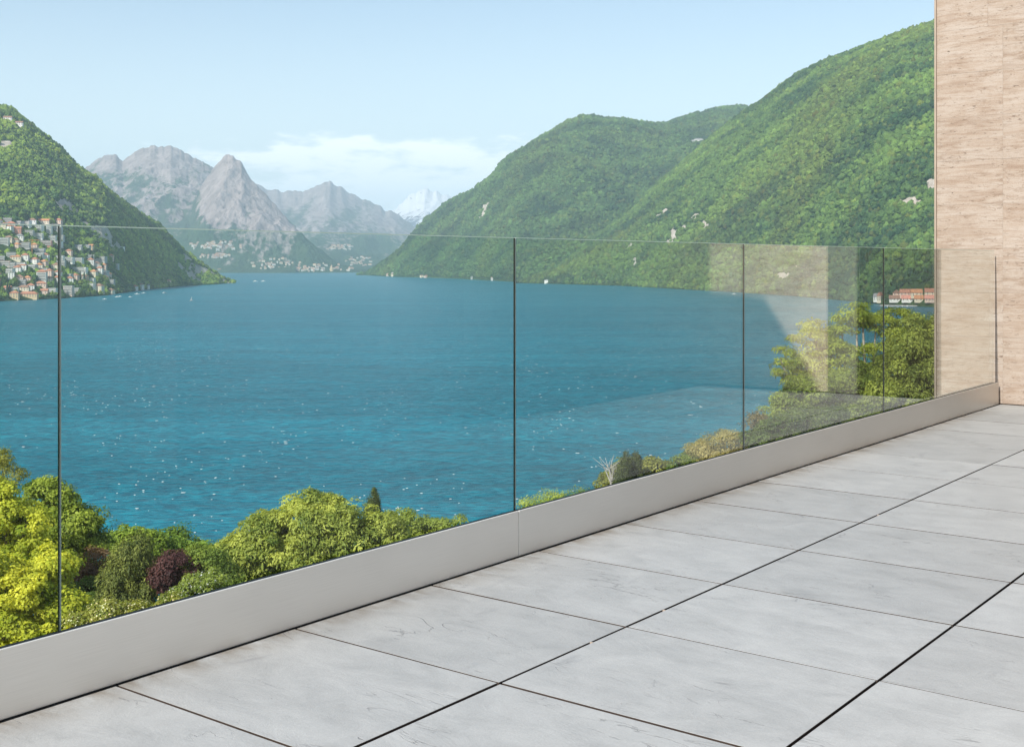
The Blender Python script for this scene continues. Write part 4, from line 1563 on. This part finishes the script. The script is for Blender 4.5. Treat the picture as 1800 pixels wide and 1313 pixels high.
def hull_mesh():
    mb = MB()
    st = [(-1, .62, .50, .0), (-.5, .95, .75, .02), (0, 1.0, .72, .05), (.5, .78, .45, .12), (.85, .36, .15, .22), (1.0, .03, .02, .28)]
    L, Bm = 4.0, 1.25
    for (s, top, bot, zz) in st:
        x = s * L
        mb.v += [(x, -top * Bm, .75 + zz), (x, -bot * Bm, -.35), (x, bot * Bm, -.35), (x, top * Bm, .75 + zz)]
    for i in range(len(st) - 1):
        a, b = 4 * i, 4 * i + 4
        for k in range(3):
            mb.f.append([a + k, b + k, b + k + 1, a + k + 1])
            mb.m.append(0)
        mb.f.append([a + 3, b + 3, b, a])
        mb.m.append(0)
    mb.f += [[0, 1, 2, 3], [4 * len(st) - 1, 4 * len(st) - 2, 4 * len(st) - 3, 4 * len(st) - 4]]
    mb.m += [0, 0]
    return mb.mesh("hull", M_HULL)


HULL = hull_mesh()
mb = MB()
mb.poly([(-1.6, -.8, .7), (1.4, -.7, .75), (1.4, .7, .75), (-1.6, .8, .7), (-1.5, -.7, 1.9), (.6, -.6, 1.9), (.6, .6, 1.9), (-1.5, .7, 1.9)],
        [(0, 1, 5, 4), (1, 2, 6, 5), (2, 3, 7, 6), (3, 0, 4, 7), (4, 5, 6, 7)])
CABIN = mb.mesh("cabin", M_CABIN)
mb = MB()
mb.box(-3.6, -1.0, -1.0, 1.0, .78, 1.15)
COVER = mb.mesh("cover", M_BLUE)
mb = MB()
mb.tube([(.3, 0, .7), (.3, 0, 9.5)], [.07, .05], 6)
MAST = mb.mesh("mast", M_HULL)
mb = MB()
mb.poly([(.2, -.03, 1.6), (-3.4, .05, 1.7), (.2, 0, 9.2), (.2, .03, 1.6), (-3.4, .11, 1.7), (.2, .06, 9.2)], [(0, 1, 2), (5, 4, 3), (0, 3, 4, 1), (1, 4, 5, 2), (2, 5, 3, 0)])
SAIL = mb.mesh("sail", M_HULL)


def boat(x, y, rz, scale, label, group, sail=False, cabin=True, cover=False):
    dd = float(depth_of(y))
    o = empty("sail_boat" if sail else "motor_boat", ((x - 900) / F * dd, dd, LAKE + .05), rz)
    o.scale = (scale,) * 3
    tag(o, label, "boat", group)
    obj("hull", HULL, o)
    if cabin:
        obj("cabin", CABIN, o)
    if cover:
        obj("cover", COVER, o)
    if sail:
        obj("mast", MAST, o)
        obj("sail", SAIL, o)


for i, (x, y, rz, sc, lab) in enumerate([
        (184, 526.5, .3, .9, "white motor boat moored alone off the village shore, leftmost"),
        (206, 522.5, .2, 1.0, "white boat moored by the shore right of the village, first of a close pair"),
        (211, 521.5, -.3, .8, "white boat moored by the shore right of the village, second of a close pair"),
        (229, 522.5, .1, .8, "white boat lying a little off the shore, third from the village"),
        (241, 517.5, .2, 1.2, "white boat at the jetty below the boathouses"),
        (253, 516, .4, 1.2, "white boat beside the boathouse, nearest the steep forest"),
        (289, 515.5, 1.0, 1.2, "white boat out on the water below the pink shore house")]):
    boat(x, y, rz, sc, lab, "boats off the village shore")
boat(337, 529, .8, .8, "small sailing boat alone on the open lake, off the rocky point", None, True)
boat(449, 495.2, .1, 2.0, "white lake boat far out in the middle of the lake, left of two", "boats in mid lake")
boat(463, 495.0, .1, 2.0, "white lake boat far out in the middle of the lake, right of two", "boats in mid lake")
boat(1290, 517.6, .1, 1.1, "white motor boat under the forested shore beside the third glass seam", None)
for i, (x, sc, cv, lab) in enumerate([
        (1560, .9, False, "white moored boat at the hamlet, beside the right glass seam"), (1568, .9, True, "moored boat with blue cover, second from the glass seam at the hamlet"),
        (1577, 1.0, True, "larger moored boat with blue cover before the brown-roofed hall"), (1586, .9, False, "white moored boat before the rose-roofed hall"),
        (1595, .8, False, "white moored boat in the middle of the hamlet quay"), (1603, .8, True, "small covered boat left of the round bush on the quay"),
        (1624, .9, True, "blue covered boat below the pale round tents"), (1634, .7, False, "last small white boat at the quay by the stone wall")]):
    boat(x, 539.5 - .1 * i, rnd.choice([1.3, 1.6, .2]), sc, lab, "boats at the hamlet quay", cabin=not cv, cover=cv)
pb = pq + Vector(((1608 - 1604) / F * D0, 2, 1.6))

# ---- now that the clearings are known, the woods
def town_thin(x, y, z):
    px = 900 + F * x / y
    py = HY - F * (z - EYE) / y
    t = ((px < 112) & (py > 392)) | ((px >= 112) & (px < 205) & (py > 440))
    meadow = (px < 30) & (py > 430) & (py < 452)
    return np.where(meadow, .05, np.where(t, .62, 1.0))


nA = forest(A, "village_hill_wood", "dense green woodland covering the steep hill above the village", 5.6, 4.3, (.034, .080, .022), (.190, .275, .045), (-300, 500), 31, town_thin)
nB = forest(B, "mountain_wood", "dense broadleaf forest covering the large mountain on the right", 5.8, 4.5, (.022, .056, .024), (.112, .186, .042), (900, 1760), 32)
nC = forest(C, "ridge_wood", "hazy green forest covering the long wooded ridge", 7.6, 5.5, (.022, .054, .024), (.082, .150, .042), (600, 1340), 33)
print("crowns", nA, nB, nC)

# cypresses standing between the village houses
M_CYP = simple_mat("cypress_green", (.022, .04, .02), .9, 0, .3, 1.5)


def cypress_mesh():
    mb = MB()
    r = random.Random(3)
    prof = [(0, .35), (.08, .8), (.3, 1.0), (.6, .85), (.85, .45), (1, .04)]
    n = 9
    for (z, q) in prof:
        for k in range(n):
            t = 2 * math.pi * k / n
            f = q * r.uniform(.8, 1.15)
            mb.v.append((f * math.cos(t), f * math.sin(t), z))
    for j in range(len(prof) - 1):
        for k in range(n):
            mb.f.append([j * n + k, j * n + (k + 1) % n, (j + 1) * n + (k + 1) % n, (j + 1) * n + k])
            mb.m.append(0)
    return mb.mesh("cypress", M_CYP, True)


CYP = cypress_mesh()
for (x, y, h, lab) in [(141, 494, 19, "dark cypress between the pink and the narrow cream house"), (148, 494, 18, "dark cypress between the two narrow houses"), (155, 493, 17, "dark cypress right of the narrow ochre house"),
                  (66, 463, 16, "dark cypress uphill of the cream house with the orange pyramid roof"), (73, 464, 17, "second dark cypress uphill of the orange pyramid roof"), (13, 520, 22, "tall cypress left of the long ochre villa"),
                  (17, 520, 19, "shorter cypress beside the long ochre villa"), (122, 474, 17, "cypress in front of the longest white block"), (162, 460, 14, "cypress before the pale retaining wall"),
                  (97, 511, 22, "cypress low in the village beside the left glass seam"), (126, 517, 16, "cypress at the shore right of the striped flats")]:
    p = A.hit(x, y)
    o = obj("cypress_tree", CYP, None, p)
    o.scale = (2.3, 2.3, h)
    tag(o, lab, "tree", "cypresses in the village")

# ----------------------------------------------------------------------------
# GARDEN BELOW THE TERRACE
# ----------------------------------------------------------------------------
def leaf_cloud(blobs, n_cl, per, size, aspect, rng, dark, light, sig=.30, flat=.65, shell=(.62, 1.04), droop=.25, accent=None, gap=None, up=.5):
    """leaf-sized faces gathered in clumps through the volume of the crown.
    blobs: (x, y, z, rx, ry, rz).  returns verts, faces, colours"""
    B_ = np.array(blobs, dtype=float)
    wgt = (B_[:, 3] * B_[:, 5] + B_[:, 3] * B_[:, 4]) ** 1.0
    bi = rng.choice(len(B_), n_cl, p=wgt / wgt.sum())
    d = rng.normal(size=(n_cl, 3))
    d[:, 2] += .15
    d /= np.linalg.norm(d, axis=1)[:, None]
    r = rng.uniform(shell[0], shell[1], n_cl)
    r = np.where(rng.random(n_cl) < .22, rng.uniform(.25, shell[0], n_cl), r)
    # clumps gather on boughs, so that the crown has lit humps and dark gaps
    nb = 11
    bd = rng.normal(size=(len(B_), nb, 3))
    bd[:, :, 2] += .35
    bd /= np.linalg.norm(bd, axis=2)[:, :, None]
    bj = rng.integers(0, nb, n_cl)
    bdir = bd[bi, bj]
    loose = rng.random(n_cl) < .22
    d = np.where(loose[:, None], d, bdir + rng.normal(size=(n_cl, 3)) * .24)
    d /= np.linalg.norm(d, axis=1)[:, None]
    r = np.where(loose, r, rng.uniform(.72, 1.02, n_cl))
    c = B_[bi, :3] + d * r[:, None] * B_[bi, 3:6]
    csize = sig * .86 * np.exp(rng.normal(0, .28, n_cl))
    tone = rng.normal(0, .2, (len(B_), nb))
    cm = np.clip(.5 + tone[bi, bj] + rng.normal(0, .15, n_cl), 0, 1)
    ci = np.repeat(np.arange(n_cl), per)
    n = len(ci)
    gd = rng.normal(size=(n, 3))
    gd[:, 2] += .25
    gd /= np.linalg.norm(gd, axis=1)[:, None]
    g = gd * (csize[ci] * rng.uniform(.55, 1.15, n) ** .6)[:, None]
    g[:, 2] *= flat
    p = c[ci] + g
    # outward growth plus upward light-seeking, with scatter
    nrm = gd * .75 + d[ci] * .35 + rng.normal(size=(n, 3)) * .24 + np.array([0, 0, .22 + .3 * up])
    nrm /= np.linalg.norm(nrm, axis=1)[:, None]
    o = rng.normal(size=(n, 3)) * .8 + d[ci] * .55 + gd * .3
    o[:, 2] -= droop
    o -= (nrm * o).sum(1)[:, None] * nrm * .85
    o /= np.linalg.norm(o, axis=1)[:, None]
    nrm -= (nrm * o).sum(1)[:, None] * o
    nrm /= np.linalg.norm(nrm, axis=1)[:, None] + 1e-9
    side = np.cross(o, nrm)
    L = size * np.exp(rng.normal(0, .25, n))[:, None]
    Wd = L * aspect
    v = np.empty((n, 4, 3))
    v[:, 0] = p
    v[:, 1] = p + o * L * .5 + side * Wd * .5 + nrm * L * .10
    v[:, 2] = p + o * L - nrm * L * .08
    v[:, 3] = p + o * L * .5 - side * Wd * .5 + nrm * L * .10
    m = np.clip(cm[ci] + rng.normal(0, .11, n), 0, 1)[:, None]
    col = np.array(dark)[None] * (1 - m) + np.array(light)[None] * m
    if accent is not None:
        pick = rng.random(n) < accent[1]
        col[pick] = np.array(accent[0])[None] * np.exp(rng.normal(0, .12, (pick.sum(), 1)))
    col = col * 1.62
    col = np.repeat(np.concatenate([np.clip(col, 0, .85), np.ones((n, 1))], 1)[:, None, :], 4, 1)
    return v.reshape(-1, 3), np.arange(n * 4).reshape(n, 4), col.reshape(-1, 4), c


LEAF_K, LEAF_N = .66, 3.2


def PX(x, y, depth):
    return np.array([(x - 900) / F * depth, depth, EYE + (HY - y) / F * depth])


def plant(name, label, cat, depth, blobs_px, n_cl, per, size, aspect, dark, light, group=None, mat=None, trunk=True, limbs=5, bark=None, trunk_px=None, tr=.13, deep=.85, limb_reach=.8, **kw):
    """blobs_px: (px, py, rx px, ry px[, depth offset m]) as seen in the photograph, turned into metres at this depth"""
    size, per = size * LEAF_K, int(per * LEAF_N)
    rng = np.random.default_rng(sum(ord(ch) * (i + 1) for i, ch in enumerate(label)) % 99991)
    m = depth / F
    bl = []
    for b in blobs_px:
        off = b[4] if len(b) > 4 else 0.0
        c = PX(b[0], b[1], depth + off)
        k = (depth + off) / F
        bl.append((c[0], c[1], c[2], b[2] * k, (b[2] + b[3]) / 2 * k * deep, b[3] * k))
    v, f, col, cc = leaf_cloud(bl, n_cl, per, size, aspect, rng, dark, light, **kw)
    bx = float(np.mean([b[0] for b in bl])) if trunk_px is None else (trunk_px - 900) * m
    by = float(np.mean([b[1] for b in bl]))
    base = np.array([bx, by, float(ground_z(bx, by)) - .15])
    o = empty(name, tuple(base))
    tag(o, label, cat, group)
    v = v - base[None]
    me = mesh_np("crown", v, f, [mat or M_LEAF], False, {'leafcol': ('FLOAT_COLOR', col)})
    obj("crown", me, o)
    if trunk:
        mb = MB()
        zc = min(b[2] for b in bl)
        fork = np.array([bx + rng.normal(0, .15), by, base[2] + max(.4, (zc - base[2]) * .62)])
        r0 = tr
        mb.tube([base - base, (fork - base) * .5 + np.array([.06, 0, 0]), fork - base], [r0 * 1.25, r0, r0 * .8], 8)
        order = np.argsort([-b[3] * b[5] for b in bl])
        tips = []
        for k in range(limbs):
            b = bl[order[k % len(bl)]]
            if k < len(bl):
                tip = np.array(b[:3]) + np.array([0, 0, b[5] * .35])
            else:
                tip = cc[rng.integers(0, len(cc))]
            tips.append(tip)
            s = fork - base
            e = (fork + (tip - fork) * (1.0 if k < len(bl) else limb_reach)) - base
            mid = (s + e) / 2 + np.array([rng.normal(0, .12), rng.normal(0, .12), .22 * np.linalg.norm(e - s) * .4])
            mb.tube([s, mid, e], [r0 * .6, r0 * .38, r0 * .12], 6)
            for q in range(2):
                t2 = cc[rng.integers(0, len(cc))] - base
                if np.linalg.norm(t2 - mid) < 2.6:
                    mb.tube([mid, (mid + t2) / 2 + np.array([0, 0, .1]), t2], [r0 * .28, r0 * .16, r0 * .06], 5)
        obj("trunk", mb.mesh("trunk", bark or M_BARK, True), o)
    return o


YG_D, YG_L = (.150, .200, .016), (.480, .470, .050)
GR_D, GR_L = (.060, .105, .014), (.250, .320, .040)
OL_D, OL_L = (.090, .105, .018), (.300, .290, .055)
LG_D, LG_L = (.080, .125, .018), (.320, .350, .055)
DK_D, DK_L = (.020, .036, .010), (.085, .110, .022)

# --- left group, below the first panes
plant("broadleaf_tree", "big yellow-green tree filling the lower left corner below the railing", "tree", 27, [(20, 1075, 85, 70), (95, 1090, 70, 55, .5), (-40, 1040, 70, 80), (70, 1010, 60, 50, 1.0), (-10, 1140, 90, 60, -.5), (120, 1150, 80, 50, -.5)],
      560, 44, .115, .62, YG_D, YG_L, sig=.26, flat=.5, up=.9)
plant("broadleaf_tree", "bright yellow-leaved tree at the left edge of the view, second from the bottom", "tree", 31, [(12, 900, 42, 55), (45, 935, 45, 55), (0, 965, 60, 50), (-30, 890, 40, 60)],
      230, 42, .125, .6, YG_D, YG_L, sig=.27, flat=.5, up=.9)
plant("broadleaf_tree", "dense mid-green tree crossed by the first glass seam", "tree", 34, [(82, 895, 55, 48), (110, 950, 72, 62), (60, 970, 60, 60), (140, 930, 42, 45), (150, 990, 42, 55), (85, 860, 22, 14)],
      460, 40, .125, .55, GR_D, (0.277, 0.323, 0.045), sig=.27, flat=.6)
plant("feathery_tree", "thin feathery olive tree top sticking up behind the left trees against the water", "tree", 46, [(5, 815, 18, 22), (22, 840, 20, 18), (-14, 830, 24, 36)],
      70, 22, .13, .35, OL_D, OL_L, sig=.28, trunk=True, tr=.08)
plant("purple_shrub", "thin purplish brown shrub just right of the first glass seam", "shrub", 33, [(165, 990, 34, 26), (140, 1015, 30, 26), (178, 1022, 22, 20)], 90, 26, .10, .5, (.075, .038, .024), (.20, .13, .07), sig=.22, tr=.06)
plant("round_tree", "rounded green tree between the conifer and the dense left tree", "tree", 38, [(238, 955, 44, 34), (262, 975, 40, 36), (215, 975, 30, 34)], 190, 36, .12, .6, GR_D, GR_L, sig=.27)
plant("drooping_conifer", "dark drooping conifer left of the purple tree", "tree", 31, [(232, 1012, 42, 46), (222, 1060, 52, 40), (240, 975, 30, 32), (262, 1052, 30, 42), (200, 1035, 26, 42)], 460, 34, .10, .28, (0.033, 0.051, 0.012), (0.173, 0.188, 0.039),
      mat=M_NEEDLE, sig=.17, flat=1.4, droop=1.2, up=.1)
plant("green_tree", "mid-green tree behind the purple tree, low against the water", "tree", 44, [(300, 958, 44, 28), (338, 975, 36, 26), (280, 985, 44, 30), (372, 985, 36, 22)], 230, 34, .13, .6, GR_D, (0.195, 0.277, 0.045), sig=.3)
plant("purple_tree", "small dark purple-leaved tree standing among the green shrubs", "tree", 32, [(305, 1005, 40, 34, -1.5), (290, 1030, 30, 26), (328, 995, 26, 24), (322, 1026, 28, 22), (282, 1005, 18, 20)], 230, 36, .085, .62, (.036, .014, .016), (.115, .052, .048), sig=.18, tr=.08)
plant("laurel_tree", "broad pale green laurel-like tree, the largest crown in front of the water", "tree", 36, [(548, 925, 74, 52), (470, 955, 66, 54), (620, 935, 62, 50), (430, 990, 66, 50), (520, 990, 90, 50), (600, 985, 70, 40), (672, 945, 40, 38), (410, 1010, 48, 34), (545, 886, 30, 20), (585, 900, 40, 26)],
      1150, 34, .15, .38, (0.075, 0.120, 0.021), (0.375, 0.398, 0.083), sig=.25, droop=.35, up=.7)
plant("pointed_cypress", "small pointed conifer rising behind the broad laurel-like tree", "tree", 45, [(656, 905, 12, 30), (656, 885, 8, 20), (656, 930, 17, 34), (656, 870, 4, 9)], 130, 30, .10, .3, (.022, .038, .010), (.085, .105, .028), mat=M_NEEDLE, sig=.14, flat=1.6, droop=-.6, up=.1, tr=.07)
plant("leafy_tree", "fine-leaved light green tree running right from the laurel-like tree to the channel", "tree", 41, [(712, 930, 44, 30), (760, 935, 40, 26), (798, 925, 28, 18), (690, 955, 44, 36), (740, 960, 60, 30)], 330, 34, .12, .42, LG_D, (0.323, 0.367, 0.075), sig=.24)
# shrubs at the foot
plant("flowering_shrub", "pale yellow and pink flowering shrub low beside the first glass seam", "shrub", 26, [(205, 1085, 56, 28), (150, 1105, 44, 26), (258, 1082, 44, 22), (300, 1066, 30, 18)], 240, 36, .075, .7, (.10, .13, .02), (.28, .27, .05), sig=.17, trunk=True, tr=.04, accent=((.62, .50, .28), .13))
plant("white_flower_shrub", "green shrub with white blossom right of the purple tree", "shrub", 29, [(350, 1035, 30, 22), (330, 1052, 34, 20), (372, 1022, 22, 26)], 130, 34, .075, .7, (.07, .11, .02), (.22, .26, .05), sig=.16, tr=.04, accent=((.62, .64, .50), .08))
plant("dark_shrub", "dark green shrub deep between the conifer and the first glass seam", "shrub", 32, [(150, 1050, 40, 30), (180, 1060, 40, 30)], 140, 34, .09, .6, (.03, .055, .012), (.10, .15, .025), sig=.2, tr=.05)
plant("green_shrub", "bright green shrub between the purple tree and the laurel-like tree", "shrub", 31, [(375, 1000, 28, 30), (352, 985, 26, 22), (392, 1030, 30, 22)], 150, 34, .085, .55, (.06, .10, .02), (.20, .25, .04), sig=.2, tr=.05)
# under the second and third pane
plant("wispy_shrub", "wispy yellow-green branches just above the channel right of the middle seam", "shrub", 37, [(930, 886, 16, 10), (960, 884, 26, 12), (1000, 876, 30, 10), (1032, 872, 22, 8), (965, 905, 50, 14)], 95, 22, .13, .2, (0.135, 0.180, 0.030), (0.375, 0.420, 0.075), sig=.26, droop=-.7, tr=.05)
plant("broadleaf_shrub", "round olive-green bush left of the two small conifers", "shrub", 38, [(1085, 842, 24, 24), (1066, 858, 20, 16), (1102, 830, 22, 22), (1090, 870, 40, 20)], 130, 34, .11, .5, OL_D, (0.300, 0.300, 0.075), sig=.22, tr=.06)
plant("small_conifer", "small dark conifer above the channel, left one of the pair", "tree", 36, [(1098, 835, 11, 26), (1096, 855, 18, 26), (1100, 815, 6, 14)], 100, 30, .085, .3, (.020, .034, .010), (.075, .09, .025), mat=M_NEEDLE, sig=.14, flat=1.5, droop=-.4, up=.1, tr=.06)
plant("small_conifer", "small dark conifer above the channel, right one of the pair", "tree", 36.5, [(1118, 830, 9, 26), (1118, 850, 12, 24), (1119, 812, 4, 12)], 80, 30, .085, .3, (.020, .034, .010), (.075, .09, .025), mat=M_NEEDLE, sig=.13, flat=1.5, droop=-.4, up=.1, tr=.06)
plant("broadleaf_shrub", "olive bush right of the two small conifers", "shrub", 37.5, [(1150, 826, 28, 20), (1170, 830, 24, 16), (1138, 840, 20, 18), (1155, 850, 46, 16)], 130, 34, .11, .5, OL_D, (0.285, 0.285, 0.068), sig=.22, tr=.06)
plant("ground_bush", "low green bush at the channel left of the feathery pinkish bush", "shrub", 36, [(1195, 812, 16, 7), (1215, 808, 18, 10), (1205, 825, 34, 10)], 60, 30, .10, .5, GR_D, (.15, .19, .03), sig=.2, tr=.05)
plant("feathery_bush", "feathery pinkish olive bush left of the third glass seam", "shrub", 34, [(1255, 785, 30, 18), (1285, 775, 26, 18), (1230, 792, 24, 12), (1300, 790, 22, 18), (1270, 805, 50, 14)], 170, 28, .095, .3, (0.150, 0.143, 0.053), (0.405, 0.352, 0.143), sig=.24, tr=.06)
plant("rosy_bush", "thin rosy olive bush directly right of the third glass seam", "shrub", 31, [(1330, 745, 16, 20), (1345, 760, 18, 20), (1325, 775, 18, 20)], 70, 24, .085, .4, (.09, .07, .03), (.21, .18, .08), sig=.2, tr=.05)
plant("broadleaf_bush", "grey-green leafy bush above the channel right of the third glass seam", "shrub", 27, [(1375, 757, 40, 22), (1415, 745, 40, 24), (1340, 775, 30, 16), (1450, 738, 40, 22), (1390, 780, 60, 14)], 300, 36, .085, .42, (.022, .050, .012), (.110, .150, .030), sig=.19, tr=.06)
# the two big trees on the right
plant("spreading_tree", "open-crowned tree with pale trunks and thin spreading branches before the red-roofed hamlet", "tree", 33,
      [(1505, 560, 36, 16), (1540, 575, 40, 20), (1480, 590, 22, 16), (1570, 560, 30, 16), (1590, 595, 32, 20), (1500, 620, 34, 20), (1555, 615, 34, 18), (1478, 650, 24, 20), (1520, 665, 34, 20), (1490, 690, 34, 22), (1430, 585, 34, 20), (1450, 620, 34, 22), (1415, 640, 30, 18), (1440, 665, 34, 22),
       (1395, 600, 14, 10), (1382, 615, 12, 12), (1405, 632, 16, 10), (1372, 635, 16, 9), (1366, 655, 12, 8), (1388, 662, 22, 10), (1416, 675, 24, 14), (1360, 700, 16, 10), (1348, 722, 12, 12), (1372, 712, 14, 9), (1515, 545, 22, 12), (1400, 695, 34, 20), (1380, 735, 30, 18), (1440, 640, 30, 20), (1540, 650, 34, 24), (1470, 615, 26, 18)],
      640, 24, .11, .34, (.110, .155, .024), (.350, .400, .060), sig=.22, flat=.40, trunk_px=1525, limbs=25, tr=.16, bark=M_BARKPALE, up=.9, shell=(.3, 1.0))
plant("dense_tree", "dense olive-green tree with drooping foliage against the stone wall edge", "tree", 29,
      [(1600, 600, 36, 34), (1632, 640, 34, 44), (1585, 650, 42, 44), (1620, 690, 46, 36), (1570, 700, 44, 40), (1655, 600, 26, 44), (1606, 575, 18, 14), (1668, 680, 40, 50), (1640, 720, 60, 30)],
      720, 36, .105, .36, (.085, .125, .024), (.380, .420, .090), sig=.20, flat=.8, droop=.7, tr=.13)
plant("dark_tree", "dark green tree mass under the open-crowned tree", "tree", 31,
      [(1430, 690, 46, 28), (1480, 705, 50, 34), (1530, 690, 44, 40), (1400, 715, 34, 28), (1455, 735, 60, 26), (1525, 735, 60, 30), (1500, 665, 30, 24)],
      640, 36, .10, .42, (.045, .080, .016), (.210, .260, .045), sig=.21, tr=.12)
# bare branches
def bare_shrub(x, y, depth, h_px, label):
    rng = np.random.default_rng(9)
    p = PX(x, y, depth)
    base = np.array([p[0], p[1], float(ground_z(p[0], p[1]))])
    o = empty("bare_shrub", tuple(base))
    tag(o, label, "shrub")
    mb = MB()
    root = p - base - np.array([0, 0, .2])
    mb.tube([(0, 0, 0), root * .5, root], [.06, .05, .035], 6)
    for k in range(9):
        a = rng.uniform(-.75, .75)
        L = h_px * depth / F * rng.uniform(.6, 1.05)
        tip = root + np.array([math.sin(a) * L * .7, rng.normal(0, .15), math.cos(a) * L])
        mid = (root + tip) / 2 + rng.normal(0, .05, 3)
        mb.tube([root, mid, tip], [.022, .016, .005], 5)
        for q in range(3):
            b2 = mid + (tip - mid) * rng.uniform(0, .6)
            e = b2 + np.array([rng.normal(0, .22), rng.normal(0, .1), rng.uniform(.15, .4)])
            mb.tube([b2, e], [.010, .004], 4)
    obj("branches", mb.mesh("branches", M_DEADWOOD), o)


bare_shrub(1074, 838, 37, 38, "leafless pale grey shrub sticking up left of the small conifers")
# white post at the shore
p = PX(438, 925, 60)
mb = MB()
gz = float(ground_z(p[0], p[1]))
mb.tube([(0, 0, 0), (0, 0, p[2] - gz + .45)], [.08, .06], 8)
o = obj("post", mb.mesh("post", M_RAILW), None, (p[0], p[1], gz))
tag(o, "thin white post left of the broad laurel-like tree", "post")

# low undergrowth hiding the soil
rng = np.random.default_rng(77)
gx_, gy_ = rng.uniform(-36, 40, 900), rng.uniform(20, 75, 900)
gz_ = ground_z(gx_, gy_)
v, f, col, _ = leaf_cloud([(x, y, z + .5, 1.3, 1.3, .8) for x, y, z in zip(gx_, gy_, gz_)], 2600, 16, .22, .5, rng, (.03, .055, .012), (.13, .16, .03), sig=.4)
ug = obj("undergrowth", mesh_np("undergrowth", v, f, [M_LEAF], False, {'leafcol': ('FLOAT_COLOR', col)}))
tag(ug, "leafy undergrowth covering the garden slope", "undergrowth", kind='stuff')

# white caps on the lake
rng = np.random.default_rng(5)
n = 5200
dep = 215 * np.exp(rng.uniform(0, 1, n) ** .85 * math.log(3000 / 215))
tx = rng.uniform(-.47, .42, n)
cluster = perlin(tx * 9, np.log(dep) * 5, 3) + .6 * perlin(tx * 30, np.log(dep) * 12, 4)
ok = rng.random(n) < np.clip(.45 + 1.5 * cluster, .05, 1)
dep, tx = dep[ok], tx[ok]
VV, FF = [], []
for d_, t_ in zip(dep, tx):
    L = rng.uniform(.24, .78) * (d_ / 600) ** .3
    if rng.random() < .1:
        L *= 1.9
    k = 7
    xs = np.linspace(-.5, .5, k)
    w = (1 - (2 * xs) ** 2) * rng.uniform(.25, .55) * L * (.6 + .8 * rng.random(k))
    bend = rng.normal(0, .25) * L * (xs ** 2) + rng.normal(0, .05 * L, k)
    ang = rng.normal(.12, .25)
    b = len(VV)
    for i in range(k):
        for (sx, hz_) in ((-1, .03), (0, .16), (1, .03)):
            x, y = xs[i] * L, bend[i] + sx * w[i] * .9
            VV.append((t_ * d_ + x * math.cos(ang) - y * math.sin(ang), d_ + x * math.sin(ang) + y * math.cos(ang), LAKE + hz_ + .05))
    for i in range(k - 1):
        for j in range(2):
            FF.append((b + i * 3 + j, b + i * 3 + j + 1, b + i * 3 + j + 4, b + i * 3 + j + 3))
M_FOAM = simple_mat("foam", (.50, .56, .58), .8)
fo = obj("whitecaps", mesh_np("whitecaps", np.array(VV), np.array(FF), [M_FOAM], True))
tag(fo, "scattered white wave crests on the windy lake", "whitecaps", kind='stuff')

# ----------------------------------------------------------------------------
# AIR
# ----------------------------------------------------------------------------
mb = MB()
mb.box(-17500, 17500, -400, 33000, LAKE - 5, 1750)
hz = mb.mesh("haze", [])
M_HAZE, hn, hl, hout = new_mat("haze_air")
pv = N(hn, 'ShaderNodeVolumePrincipled')
pv.inputs['Color'].default_value = (.70, .89, 1.0, 1)
pv.inputs['Density'].default_value = 6.7e-5
pv.inputs['Anisotropy'].default_value = 0.0
hl.new(pv.outputs[0], hout.inputs['Volume'])
hz.materials.append(M_HAZE)
ho = obj("haze", hz)
tag(ho, "thin blue summer haze over the lake and mountains", "haze", kind='stuff')
